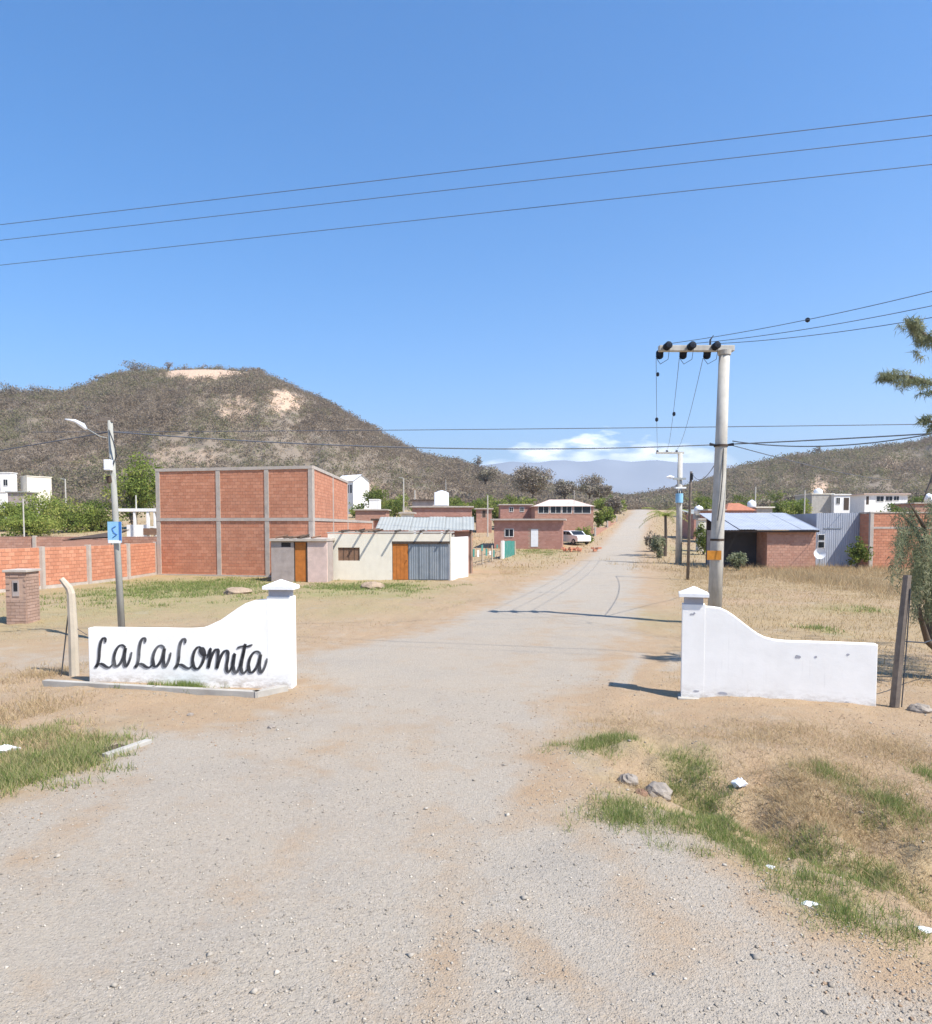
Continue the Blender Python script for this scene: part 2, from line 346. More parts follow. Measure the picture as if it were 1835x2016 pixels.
def H(x, y, sd_=None):
    x = np.asarray(x, float); y = np.asarray(y, float)
    z = np.interp(y, _fy, _fz)
    if sd_ is None: sd_ = sdist(x, y)
    off = sstep(.1, -1.2, sd_); near = sstep(70, 25, y)
    z = z + off*((fbm(x*.9, y*.9, 5, 4)-.5)*.16*near + (fbm(x*.02, y*.02, 9, 3)-.5)*1.2*(1-near)*sstep(60, 140, y))
    z = z + (fbm(x*.35, y*.35, 2, 3)-.5)*.05*near
    rough = np.exp(-(seg_d(x, y, DA, DB)/1.5)**2)*off*(y < 30)
    z = z + rough*((fbm(x*2.4, y*2.4, 71, 5)-.5)*.46)
    z = z - off*.20*np.exp(-(seg_d(x, y, DA, DB)/.85)**2)
    z = z + .10*np.exp(-(seg_d(x, y, G(1150,1480), G(1560,1480))/.5)**2)*off
    return z
def Hs(x, y): return float(H(np.array([x]), np.array([y]))[0])

def axis(a, b, step, lo, hi, g=1.055):
    core = np.arange(a, b+1e-6, step); o = [b]; s = step
    while o[-1] < hi: s *= g; o.append(o[-1]+s)
    q = [a]; s = step
    while q[-1] > lo: s *= g; q.append(q[-1]-s)
    return np.concatenate([q[:0:-1], core, o[1:]])
xs = axis(-10, 10, .065, -9000, 9000); ys = axis(2.6, 16, .06, -9000, 9000, 1.035)
XX, YY = np.meshgrid(xs, ys); SD0 = sdist(XX, YY); SD = SD0+((fbm(XX*.7, YY*.7, 61, 4)-.5)*1.1+(fbm(XX*4, YY*4, 62, 3)-.5)*.35)*sstep(90, 50, YY); ZZ = H(XX, YY, SD0)
def blob(x, y, lst):
    v = np.zeros(np.shape(x))
    for px0, py0, px1, py1, k in lst:                 # a soft patch between two ground points given in the photograph
        a = G(px0, (py0+py1)/2); b = G(px1, (py0+py1)/2); cx_, cy_ = (a[0]+b[0])/2, (a[1]+b[1])/2
        rx = abs(b[0]-a[0])/2+.02; ry = abs(Yat(py0)-Yat(py1))/2+.02
        q = ((x-cx_)/rx)**2+((y-cy_)/ry)**2; v = np.maximum(v, k*np.exp(-q*1.1))
    return v
GREEN = [(180,1135,560,1180,1.3),(560,1143,880,1175,1.2),(60,1150,560,1225,.75),(600,1180,800,1215,.4),(0,1425,215,1560,.45),(1110,1448,1270,1490,.4),(1140,1560,1330,1640,.45),(1300,1475,1420,1560,.45),
         (1440,1640,1520,1720,.4),(1600,1650,1800,1725,.45),(1540,1740,1740,1830,.4),(1190,1190,1340,1240,.5),(1600,1190,1760,1210,.7),
         (1580,1510,1670,1545,.3),(1280,1080,1340,1100,.7),(1000,1085,1110,1100,.5),(1590,1230,1650,1255,.8)]
GN = blob(XX, YY, GREEN) + .35*sstep(.45, .7, fbm(XX*.25, YY*.25, 3))*sstep(15, 30, YY)*(XX < 0)
GN = GN*(.35+1.0*fbm(XX*.8, YY*.8, 21))
DITCH = np.exp(-(seg_d(XX, YY, DA, DB)/1.6)**2)*(YY < 13)*sstep(0, -.5, SD0)
DR = 1.0*DITCH*sstep(.35, .6, fbm(XX*1.6, YY*1.6, 77, 4)) + sstep(-.6, -2.5, SD)*sstep(.3, .65, fbm(XX*.3, YY*.3, 14)+.12*(XX > 3))*sstep(11, 16, YY) + .25
RD = sstep(-.9, .75, SD)
RD = RD*(1-.55*sstep(-2.2, -4.5, XX)*sstep(11.5, 12.5, YY)*sstep(24, 20, YY))
for a_, b_, wd_, k_ in [((880,1800),(860,2060),.17,.45),((690,1900),(760,2060),.15,.4),((1010,1830),(1250,2040),.2,.55),((1222,1345),(1262,1285),.16,-.8),((1315,1320),(1338,1285),.16,-.6),((620,1640),(480,1760),.3,.35),((820,1400),(900,1750),.25,.28),((1080,1560),(1330,1840),.3,.5),((1000,1320),(1130,1180),.5,.3),((560,1500),(760,1440),.5,.45),((1090,1480),(1020,1620),.25,.4),((250,1540),(20,1720),.3,.4)]:
    RD = RD - k_*np.exp(-(seg_d(XX, YY, G(*a_), G(*b_))/(wd_*(.6+fbm(XX*3, YY*3, 88, 3))))**2)
idx = np.arange(XX.size).reshape(XX.shape)
quads = np.stack([idx[:-1, :-1], idx[:-1, 1:], idx[1:, 1:], idx[1:, :-1]], -1).reshape(-1, 4)
cen = SD.ravel()[quads].mean(1)
allv = np.stack([XX, YY, ZZ], -1).reshape(-1, 3)
def sub(name, q):
    u, inv = np.unique(q, return_inverse=True)
    o = npmesh(name, allv[u], inv.reshape(-1, 4), M['ground'], smooth=True,
               cols={'road': RD.ravel()[u], 'green': np.clip(GN.ravel()[u], 0, 1), 'dry': np.clip(DR.ravel()[u], 0, 1)})
    return tag(o, kind='structure')
tag(sub('gravel_road', quads[cen > 0]), 'pale grey gravel road running from the foreground up to the hills')
tag(sub('ground', quads[cen <= 0]), 'tan dry soil of the verges and fields')

# ------------------------------------------------------------------ hills (polar height field around the village)
def polar_hill(name, pts, yf, yr, ye, e0, umin, umax, nu, ny, bare=(), label=''):
    us = np.linspace(umin, umax, nu); ysr = np.concatenate([np.linspace(yf, yr, ny), np.linspace(yr, ye, ny//2)[1:]])
    pu = np.array([(p[0]-CX)/F for p in pts]); pe = np.array([slope(p[1]) for p in pts])
    def elev(u, Y):
        E = np.interp(u, pu, pe); E = E + .0; s = np.clip((Y-yf)/(yr-yf), 0, 1)
        g = np.where(Y <= yr, np.sin(s*math.pi/2)**1.25, np.maximum(0, 1-((Y-yr)/(ye-yr))**1.3))
        lo = np.where(Y <= yr, e0, e0*.3)
        rid = (fbm(u*26, Y*.012, 41, 4)-.5)*.035*np.sin(s*math.pi)*(Y < yr)
        return lo+(E-lo)*g*(E > 0) + rid*np.clip(E*12, 0, 1)
    U, Yg = np.meshgrid(us, ysr); Z = CAMH+Yg*elev(U, Yg)
    px = U*F+CX; py = HZ-(Z-CAMH)/Yg*F*1.01; B = np.zeros(U.shape)
    for x0, y0, x1, y1, k in bare:
        q = ((px-(x0+x1)/2)/((x1-x0)/2))**2+((py-(y0+y1)/2)/((y1-y0)/2))**2
        B = np.maximum(B, min(k, 1)*sstep(1.5, .4, q+(fbm(px*.13, py*.22, 8, 5)-.5)*(4.2 if k <= 1 else 1.8)))
    Bf = B*(Yg <= yr+2)
    i = np.arange(U.size).reshape(U.shape); q = np.stack([i[:-1, :-1], i[:-1, 1:], i[1:, 1:], i[1:, :-1]], -1).reshape(-1, 4)
    o = npmesh(name, np.stack([U*Yg, Yg, Z], -1).reshape(-1, 3), q, M['hill'], smooth=True, cols={'bare': Bf.ravel()})
    tag(o, label, kind='structure')
    return elev
LP = [(-1500,990),(-900,920),(-300,840),(0,780),(60,779),(130,779),(180,767),(235,743),(280,737),(320,733),(360,729),(440,728),(500,733),(560,757),(640,793),(700,827),(760,862),(830,898),(900,915),(950,932),(1010,950),(1100,966),(1200,980),(1300,1012)]
LB = [(318,722,500,752,2.2),(530,770,595,815,1),(430,780,500,830,.6),(290,880,430,920,.35),(120,890,190,940,.25),(690,945,760,980,.6),(780,965,860,1000,.5)]
eL = polar_hill('scrub_hill', LP, 215, 420, 700, .022, -1.75, .27, 300, 90, LB, 'dry brown hill with a pale cliff near its rounded top, on the left')
RP = [(1180,992),(1290,980),(1360,960),(1440,933),(1500,918),(1570,903),(1640,895),(1700,889),(1760,883),(1835,868),(2000,820),(2300,770),(2900,850),(3500,980)]
RB = [(1590,940,1625,985,.9),(1690,895,1790,925,.3),(1500,900,1560,915,.3)]
eR = polar_hill('low_hill', RP, 240, 430, 800, .02, .19, 1.85, 220, 70, RB, 'long low dry hill rising to the right behind the houses')
FP = [(900,1005),(1050,985),(1150,977),(1230,975),(1290,969),(1350,965),(1420,970),(1500,985),(1600,1005)]
eF = polar_hill('far_ridge', FP, 700, 1000, 1500, .008, -.02, .5, 80, 30, (), 'dark far ridge closing the end of the street')
MP = [(-2500,1000),(-800,960),(0,935),(500,925),(850,918),(960,915),(1010,908),(1050,912),(1100,904),(1150,910),(1190,903),(1240,909),(1290,905),(1350,912),(1400,910),(1500,925),(1700,940),(2100,948),(2900,960),(4000,1000)]
mu = np.linspace(-2.2, 2.2, 240); my = np.linspace(5600, 8900, 26); MU, MY = np.meshgrid(mu, my)
ME = np.interp(MU*F+CX, [p[0] for p in MP], [(HZ-p[1])/F for p in MP])
g = np.where(MY < 7600, (MY-5600)/2000, 1-(MY-7600)/1300); MZ = CAMH+MY*(ME*np.clip(g, 0, 1)**.9*(1+(fbm(MU*14, MY*.0016, 4, 5)-.5)*.28*np.sin(np.clip(g,0,1)*3.1)))
i = np.arange(MU.size).reshape(MU.shape); q = np.stack([i[:-1, :-1], i[:-1, 1:], i[1:, 1:], i[1:, :-1]], -1).reshape(-1, 4)
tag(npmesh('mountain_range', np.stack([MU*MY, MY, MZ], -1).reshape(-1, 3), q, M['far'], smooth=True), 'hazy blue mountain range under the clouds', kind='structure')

def tris_cloud(centres, rad, n, size, up=.0, tintv=None, flat=None):
    """n small random triangles around every centre (rad: per-centre radii (k,3)); returns verts, faces, tint"""
    k = len(centres); c0 = np.repeat(centres, n, 0); r0 = np.repeat(rad, n, 0)
    d = RNG.normal(size=(k*n, 3)); d /= np.linalg.norm(d, axis=1, keepdims=True); d *= RNG.random((k*n, 1))**.45
    p = c0+d*r0; sz = (np.repeat(size, n) if np.ndim(size) else np.full(k*n, size))[:, None]*(.6+.8*RNG.random((k*n, 1)))
    a = RNG.normal(size=(k*n, 3)); a /= np.linalg.norm(a, axis=1, keepdims=True)
    b = RNG.normal(size=(k*n, 3)); b -= a*(a*b).sum(1, keepdims=True); b /= np.linalg.norm(b, axis=1, keepdims=True)
    v = np.stack([p-a*sz*.5, p+a*sz*.5, p+b*sz*.9], 1).reshape(-1, 3)
    t = (np.repeat(tintv, n) if tintv is not None else np.full(k*n, .4)) + RNG.normal(size=k*n)*.12
    return v, np.arange(len(v)).reshape(-1, 3), np.repeat(np.clip(t, 0, 1), 3)
def scrub(name, elev, yf, yr, u0, u1, n, bare, label, emax=9):
    u = RNG.uniform(u0, u1, n*2); Y = np.sqrt(RNG.uniform(yf**2, (yr+25)**2, n*2)); e = elev(u, Y); z = CAMH+Y*e
    px = u*F+CX; py = HZ-e*F; keep = fbm(u*Y*.035, Y*.03, 17, 4) > .10+RNG.random(n*2)*.5
    for x0, y0, x1, y1, k in bare:
        q = ((px-(x0+x1)/2)/((x1-x0)/2))**2+((py-(y0+y1)/2)/((y1-y0)/2))**2
        keep &= ~((q+(fbm(px*.13, py*.22, 8, 5)-.5)*(4.2 if k <= 1 else 1.8) < 1.0) & (RNG.random(n*2) < k*.97) & (Y < yr-(1 if k <= 1 else -2)))
    u, Y, z = u[keep][:n], Y[keep][:n], z[keep][:n]
    s = (.7+1.5*RNG.random(len(u))**3)*(.75+.7*fbm(u*Y*.05, Y*.05, 91, 3)); r = np.stack([s*1.7, s*1.7, s*1.05], 1)
    cpt = np.stack([u*Y, Y, z+s*.9], 1); g = fbm(u*Y*.018, Y*.018, 31, 3); g2 = fbm(u*Y*.03, Y*.02, 37, 4); tv = np.where(RNG.random(len(u)) < np.clip((g-.44)*2.6, .02, .55), .95, np.clip((g2-.3)*1.3+RNG.normal(size=len(u))*.14, 0, .68))
    v, f, t = tris_cloud(cpt, r, 44, .20*s+.20, tintv=tv)
    tag(npmesh(name, v, f, M['scrub'], tint=t), label, 'scrub', kind='stuff')
scrub('dry_scrub', eL, 222, 420, -.76, .25, 19000, LB, 'grey brown leafless scrub covering the left hill')
scrub('dry_scrub', eR, 245, 430, .20, .76, 9000, RB, 'grey brown leafless scrub covering the right hill')
scrub('dark_scrub', eF, 720, 1000, .0, .46, 1500, (), 'dark scrub on the far ridge at the end of the street')

# ------------------------------------------------------------------ trees and shrubs
def tree(name, label, x, y, h, r, mat, n=1500, leaf=.25, crown_lo=.35, clumps=22, trunk=.09, group=None, z=None, cat='tree', tw=0, flat=1.0, leaflab=None):
    z = Hs(x, y) if z is None else z
    t = thing(name, label, cat, (x, y, z), 0, group)
    rz = h*(1-crown_lo)/2; cz = h-rz
    d = RNG.normal(size=(clumps, 3)); d /= np.linalg.norm(d, axis=1, keepdims=True); d *= RNG.random((clumps, 1))**.5*.78
    if cat == 'bush': rz = h*.52; cz = h*.38
    cc = np.stack([d[:, 0]*r, d[:, 1]*r, cz+d[:, 2]*rz*flat], 1); cr = np.stack([r*.36*(.6+.8*RNG.random(clumps))]*2+[rz*.34*(.6+.8*RNG.random(clumps))], 1)
    v, f, tt = tris_cloud(cc, cr, max(8, n//clumps), leaf, tintv=RNG.uniform(.0, .95, clumps))
    npmesh('crown', v, f, mat, tint=tt, parent=t)
    m = MB(); bend = random.uniform(-.06, .06)*h; fork = h*max(crown_lo, .12)
    m.tube([(0, 0, -.15), (bend*.4, 0, fork*.5), (bend, 0, fork)], [trunk*h*.5, trunk*h*.4, trunk*h*.33], 7)
    for k in range(min(clumps, 14+tw)):
        e = cc[k]; mid = (bend*.6+e[0]*.45, e[1]*.45, fork+(e[2]-fork)*.55)
        m.tube([(bend, 0, fork*.92), mid, tuple(e)], [trunk*h*.2, trunk*h*.11, trunk*h*.03], 4, caps=False)
    m.build('trunk', M['bark'], t)
    return t
def treepx(name, label, px, ytop, Y, wpx, mat, **k):
    x = xat(px, Y); zb = Hs(x, Y)
    if 'zb' in k: zb = k.pop('zb')
    h = zat(ytop, Y)-zb
    return tree(name, label, x, Y, h, wpx/F*Y/2, mat, z=zb, **k)

# ------------------------------------------------------------------ building helpers (local x along the front, y into depth)
def frame(p0, p1): return math.atan2(p1[1]-p0[1], p1[0]-p0[0]), math.hypot(p1[0]-p0[0], p1[1]-p0[1])
def bricks(parent, x0, x1, z0, z1, m, y=0., bw=.29, bh=.17, holes=(), name='brick_courses', face='front', jt=.014):
    """recessed mortar slab is built by the caller; this lays the bricks proud of plane y, joined as one part"""
    b = MB(); row = 0; z = z0
    while z < z1-.03:
        ze = min(z+bh, z1); x = x0-(bw/2 if row % 2 else 0)
        while x < x1-.02:
            a, e = max(x, x0), min(x+bw, x1); x += bw
            if e-a < .04: continue
            if any(a < hx1-.01 and e > hx0+.01 and z < hz1-.01 and ze > hz0+.01 for hx0, hx1, hz0, hz1 in holes): continue
            pr = .012+random.random()*.006; tn = random.random()
            if face == 'front': b.box(a+jt/2, e-jt/2, y-pr, y+.004, z+jt/2, ze-jt/2, tn, skip=(4,))
            else: b.box(y-.004 if face == 'right' else y-pr, y+pr if face == 'right' else y+.004, a+jt/2, e-jt/2, z+jt/2, ze-jt/2, tn, skip=(5,) if face == 'right' else (3,))
        z = ze; row += 1
    return b.build(name, m, parent, kind='stuff')
def window(parent, x0, x1, z0, z1, y=0., fm='whitehouse', cross=True, name='window'):
    w_ = MB(); t = .05
    w_.box(x0-t, x0, y-.03, y+.05, z0-t, z1+t).box(x1, x1+t, y-.03, y+.05, z0-t, z1+t).box(x0, x1, y-.03, y+.05, z1, z1+t).box(x0, x1, y-.045, y+.05, z0-t, z0)
    if cross: w_.box((x0+x1)/2-.02, (x0+x1)/2+.02, y-.02, y+.02, z0, z1)
    o = w_.build(name, M[fm], parent)
    MB().box(x0, x1, y-.012, y-.006, z0, z1).build('pane', M['glass'], o); return o
def corrugated(x0, x1, n, ya, za, yb, zb, amp=.010, over=.0):
    """sheet with ripples across x, running from (ya,za) to (yb,zb)"""
    m = MB(); k = max(6, int((x1-x0)/.095)); vs = []
    for i in range(k+1):
        x = x0+(x1-x0)*i/k; d = amp*(1 if i % 2 else -1); vs.append((x, d))
    for i in range(k):
        (xa, da), (xb, db) = vs[i], vs[i+1]
        m.poly([(xa, ya, za+da), (xb, ya, za+db), (xb, yb, zb+db), (xa, yb, zb+da)])
        m.poly([(xa, ya, za+da-.012), (xa, yb, zb+da-.012), (xb, yb, zb+db-.012), (xb, ya, za+db-.012)])
    return m
def roof_sheets(parent, x0, x1, ya, za, yb, zb, mat, wid=1.0, name='roof_sheet'):
    x = x0; i = 0
    while x < x1-.05:
        e = min(x+wid, x1); j = random.uniform(-.012, .012)
        corrugated(x+.004, e-.004, 0, ya-random.random()*.05, za+j+.02*(i % 2), yb, zb+j+.02*(i % 2)).build(name, mat, parent); x = e; i += 1

# ================================================================== entrance walls
def gate_wall(label, p0, p1, prof, pil, thick, lab2):
    rz, Ln = frame(p0, p1); t = thing('entrance_wall', label, 'wall', (p0[0], p0[1], Hs(*p0)-.0), rz, 'white entrance walls')
    MB().extrude([(prof[0][0], -.15)]+prof+[(prof[-1][0], -.15)], 0, thick).build('wall_panel', M['white'], t, bevel=.012)
    a, b = pil; ce = (a+b)/2; hw = (b-a)/2; y0, y1 = -.0025, thick+.07; yc = (y0+y1)/2
    MB().box(a, b, y0, y1, -.15, 1.565).build('pillar', M['white'], t, bevel=.004)
    MB().box(a+.03, b-.03, y0+.01, y1-.03, 1.566, 1.688).build('pillar_neck', M['neck'], t)
    m = MB(); e = .055; z0, z1, z2 = 1.69, 1.745, 1.86
    m.box(a-e, b+e, y0-e, y1+e, z0, z1)
    q = [(a-e, y0-e, z1+.001), (b+e, y0-e, z1+.001), (b+e, y1+e, z1+.001), (a-e, y1+e, z1+.001)]; ap = (ce, yc, z2)
    for i in range(4): m.poly([q[i], q[(i+1) % 4], ap])
    m.build('pillar_cap', M['whitecap'], t)
    return t
PL0, PL1 = (-6.72, 12.56), (-3.00, 12.17); sL, sR = 331., 342.
def lx(zx): return (zx-502)/1213*3.74
def lz(zx, zy): f = (zx-502)/1213; return (745+27*f-zy)/(sL+(sR-sL)*f)
profL = [(0, .97)]+[(lx(a), lz(a, b)) for a, b in [(800,426),(1100,430),(1180,426),(1240,403),(1300,375),(1350,340),(1400,305),(1445,277),(1490,261),(1530,256),(1575,252)]]
LW = gate_wall('white entrance wall with the painted words La La Lomita, left of the road', PL0, PL1, profL, (lx(1572), lx(1712)), .17, '')
PR0, PR1 = (3.56, 11.64), (6.38, 10.9)
def rx(zx): return (zx-455)/1105*2.92
def rzz(zx, zy): f = (zx-455)/1105; return (770+65*f-zy)/(339.6+23*f)
profR = [(rx(a), rzz(a, b)) for a, b in [(575,252),(630,255),(680,262),(720,280),(760,305),(800,335),(860,380),(900,408),(940,428),(990,441),(1060,448),(1300,455)]]+[(2.90, 1.02)]
RW = gate_wall('plain scuffed white entrance wall right of the road, before the utility pole', PR0, PR1, profR, (0, rx(590)), .17, '')
# scuffs on the right wall: small missing-plaster marks
for i, (a, b, wx, wz) in enumerate([(510,295,.05,.02),(525,290,.02,.03),(1122,535,.05,.035),(1222,535,.025,.02),(1393,522,.03,.02),(545,730,.05,.02),(1390,800,.05,.04),(700,740,.09,.03)]):
    m = MB(); n = 9; x0, z0 = rx(a), rzz(a, b); y = -.005 if x0 < .38 else -.003
    m.poly([(x0+wx*(.6+.6*random.random())*math.cos(k*2*math.pi/n), y, z0+wz*(.5+.7*random.random())*math.sin(k*2*math.pi/n)) for k in range(n)])
    m.build('chipped_patch', M['neck'], RW)
MB().box(-.05, 3.05, -.10, .24, -.2, .028).build('footing', M['concrete'], RW, bevel=.01)

# script lettering, ribbons of paint slightly proud of the plaster
def smooth_path(pts, it=2):
    for _ in range(it):
        o = [pts[0]]
        for p, q in zip(pts, pts[1:]): o += [(p[0]*.75+q[0]*.25, p[1]*.75+q[1]*.25), (p[0]*.25+q[0]*.75, p[1]*.25+q[1]*.75)]
        pts = o+[pts[-1]]
    return pts
def ribbon(m, pts, wd, y0, y1, dx=0, dz=0):
    pts = smooth_path(pts); pts = [(lx(a)+dx, lz(a, b)+dz) for a, b in pts]; n = len(pts); L1 = []; R1 = []
    for i, (x, z) in enumerate(pts):
        a = pts[max(i-1, 0)]; b = pts[min(i+1, n-1)]; tx, tz = b[0]-a[0], b[1]-a[1]; l = math.hypot(tx, tz) or 1; tx /= l; tz /= l
        wv = wd*(.62+.55*abs(tz)-.25*(tx*tz > 0))*(.45+.55*min(1, 4*min(i, n-1-i)/n+.2))
        L1.append((x-tz*wv/2, z+tx*wv/2)); R1.append((x+tz*wv/2, z-tx*wv/2))
    for i in range(n-1):
        q = [L1[i], L1[i+1], R1[i+1], R1[i]]
        m.poly([(x, y0, z) for x, z in q]); m.poly([(x, y1, z) for x, z in q][::-1])
        m.poly([(L1[i][0], y0, L1[i][1]), (L1[i][0], y1, L1[i][1]), (L1[i+1][0], y1, L1[i+1][1]), (L1[i+1][0], y0, L1[i+1][1])])
        m.poly([(R1[i][0], y0, R1[i][1]), (R1[i+1][0], y0, R1[i+1][1]), (R1[i+1][0], y1, R1[i+1][1]), (R1[i][0], y1, R1[i][1])])
def Lp(x, y=0): return [[(x+48,y+30),(x+50,y+8),(x+36,y+2),(x+20,y+24),(x+10,y+75),(x+8,y+120),(x-2,y+160),(x-10,y+176),(x-14,y+170),(x+2,y+156),(x+26,y+158),(x+48,y+175),(x+70,y+180),(x+92,y+158)]]
def Ap(x, y=0): return [[(x+78,y+18),(x+58,y+0),(x+34,y+10),(x+12,y+48),(x+4,y+92),(x+10,y+128),(x+30,y+128),(x+56,y+96),(x+72,y+50),(x+80,y+10),(x+72,y+60),(x+68,y+108),(x+76,y+134),(x+92,y+116),(x+108,y+76),(x+114,y+46)]]
LET = [('L', Lp(560,478)), ('a', Ap(652,520)), ('L', Lp(802,478)), ('a', Ap(888,522)), ('L', Lp(1042,482)),
       ('o', [[(1185,540),(1165,530),(1142,560),(1130,610),(1136,655),(1160,668),(1186,640),(1204,590),(1200,550),(1184,536),(1178,560),(1196,588),(1222,580)]]),
       ('m', [[(1218,600),(1236,548),(1240,540),(1234,600),(1222,672),(1236,610),(1262,552),(1284,545),(1284,590),(1272,678),(1290,610),(1318,556),(1342,556),(1342,600),(1330,655),(1338,688),(1356,672),(1366,640)]]),
       ('i', [[(1364,640),(1384,560),(1378,600),(1370,655),(1380,690),(1398,678),(1410,646)]]),
       ('t', [[(1408,650),(1436,560),(1448,500),(1434,570),(1418,640),(1418,680),(1434,692),(1452,668)], [(1396,540),(1424,528),(1452,532),(1486,520)]]),
       ('a', Ap(1456,556))]
for ch, strokes in LET:
    m = MB(); [ribbon(m, s, .055, -.0075, -.001) for s in strokes]; o = m.build('letter', M['ink'], LW, label='black painted script letter '+ch)
    m = MB(); [ribbon(m, s, .060, -.0035, -.001, -.022, -.026) for s in strokes]; m.build('shade_stroke', M['inkshade'], o)
# planter kerb in front of the left wall
kp = [G(85,1349), G(300,1362), G(505,1372), G(566,1360)]
m = MB()
for a, b in zip(kp, kp[1:]):
    rz_, l_ = frame(a, b); mt = Matrix.Translation((a[0], a[1], 0)) @ Matrix.Rotation(rz_, 4, 'Z'); m.box(-.02, l_+.02, 0, .12, -.1, .085, M=mt)
tag(m.build('concrete_kerb', M['concrete'], bevel=.008), 'low concrete kerb around the bed before the lettered wall', 'kerb')

# ================================================================== poles
def insulator(parent, p, d, r=.105, n=3):
    d = Vector(d).normalized(); p = Vector(p); m = MB()
    pts = []; rs = []
    for k in range(n): pts += [p+d*(k*.085), p+d*(k*.085+.02), p+d*(k*.085+.045), p+d*(k*.085+.05)]; rs += [.03, r, r*.8, .03]
    m.tube(pts, rs, 12); return m.build('insulator', M['black'], parent, smooth=False)
Yp = 20.0; bx = xat(1409, Yp)
UP = thing('utility_pole', 'tall concrete utility pole with one-sided crossarm behind the right white wall', 'utility pole', (bx, Yp, Hs(bx, Yp)))
tx = xat(1420, Yp)-bx; tz = zat(690, Yp)
MB().tube([(0, 0, -.3), (tx*.35, 0, tz*.33), (tx*.7, 0, tz*.66), (tx, 0, tz)], [.195, .18, .162, .145], 20).build('shaft', M['poleconc'], UP, smooth=True)
ax0, ax1 = xat(1292, Yp)-bx, xat(1438, Yp)-bx
MB().box(ax0, ax1, -.09, .09, tz-.02, tz+.14).build('crossarm', M['poleconc'], UP, bevel=.02)
MB().tube([(tx, 0, tz-.12), (tx, 0, tz+.0)], [.17, .19], 20).build('collar', M['poleconc'], UP)
NX, NY = xat(1337, 51.), 51.0; fwd = Vector((NX-bx, NY-Yp, 0)).normalized()
attach = []
for k, (pu, po) in enumerate([(1303, 1291), (1349, 1338), (1396, 1384)]):
    xa = xat(pu, Yp)-bx
    insulator(UP, (xa+.02, -.10, tz+.07), (.15, -1, .12)); insulator(UP, (xa-.10, .10, tz-.02), (fwd.x, fwd.y, -.35))
    attach.append((bx+xa-.12, Yp+.40, tz-.12))
    MB().tube([(xa+.06, -.33, tz+.09), (xa+.05, -.2, tz-.28), (xa-.05, .2, tz-.32), (xa-.12, .36, tz-.12)], .008, 5).build('jumper_wire', M['cable'], UP)
MB().tube([(xat(1392, Yp)-bx, 0, tz+.14), (xat(1392, Yp)-bx, 0, tz+.30), (xat(1398, Yp)-bx, 0, tz+.42)], [.03, .025, .01], 6).build('pin', M['cable'], UP)
MB().box(-.30, .10, -.215, -.205, zat(1101, Yp), zat(1083, Yp)).build('placard', M['orange'], UP)
for zc in (zat(877, Yp), zat(1062, Yp)):
    MB().tube([(tx*zc/tz, 0, zc-.03), (tx*zc/tz, 0, zc+.03)], .19, 16).build('band', M['darkwood'], UP)
zc = zat(876, Yp)
for s in (-1, 1): MB().tube([(tx*.66+s*.17, -.05, zc), (tx*.66+s*.33, -.07, zc+.02)], [.03, .045], 8).build('cable_clamp', M['black'], UP)
MB().tube([(.12, -.16, zc-.1), (.10, -.20, zc-.8), (.05, -.20, zc-1.5), (-.02, -.2, zc-2.1)], .012, 6).build('riser_cable', M['cable'], UP)

# second pole with transformer
zN = Hs(NX, NY); U2 = thing('utility_pole', 'distant concrete utility pole with transformer and lamp beside the road', 'utility pole', (NX, NY, zN))
t2 = zat(893, NY)-zN
MB().tube([(0, 0, -.3), (0, 0, t2)], [.24, .16], 14).build('shaft', M['poleconc'], U2, smooth=True)
MB().box(xat(1290, NY)-NX, .25, -.08, .08, t2-.02, t2+.12).build('crossarm', M['poleconc'], U2)
at2 = []
for px in (1292, 1311, 1330):
    xa = xat(px, NY)-NX; insulator(U2, (xa, 0, t2+.12), (0, 0, 1), .11, 2); at2.append((NX+xa, NY-.05, zN+t2+.30))
MB().box(-.55, .35, -.3, -.2, zat(945, NY)-zN, zat(941, NY)-zN).build('bracket', M['zinc'], U2)
m = MB(); m.tube([(-.1, -.28, zat(990, NY)-zN), (-.1, -.28, zat(972, NY)-zN)], [.26, .26], 14); m.build('transformer', M['signblue'], U2)
for k in (-.15, 0, .15): MB().tube([(-.1+k, -.28, zat(972, NY)-zN), (-.1+k, -.28, zat(966, NY)-zN)], [.05, .03], 6).build('bushing', M['black'], U2)
MB().box(-.35, .4, -.25, .1, zat(962, NY)-zN, zat(959, NY)-zN).build('fuse_bar', M['plastic'], U2)
m = MB(); zl = zat(940, NY)-zN; m.tube([(0, 0, zl-.3), (-.5, -.1, zl)], .03, 6).build('lamp_arm', M['zinc'], U2)
MB().tube([(-.45, -.1, zl), (-.75, -.15, zl+.03), (-1.0, -.18, zl)], [.06, .12, .05], 8).build('lamp_head', M['plastic'], U2)

# thin timber pole
wx, wy = xat(1357, 37.), 37.; wz = Hs(wx, wy)
TP = thing('wooden_pole', 'thin dark wooden pole standing between the two concrete utility poles', 'pole', (wx, wy, wz))
MB().tube([(-.04, 0, -.3), (.03, 0, zat(960, 37)-wz), (.06, 0, zat(928, 37)-wz)], [.085, .065, .06], 9).build('shaft', M['greywood'], TP, smooth=True)
MB().tube([(.06, -.09, zat(945, 37)-wz), (.06, -.09, zat(932, 37)-wz)], [.07, .08], 8).build('insulator', M['black'], TP)

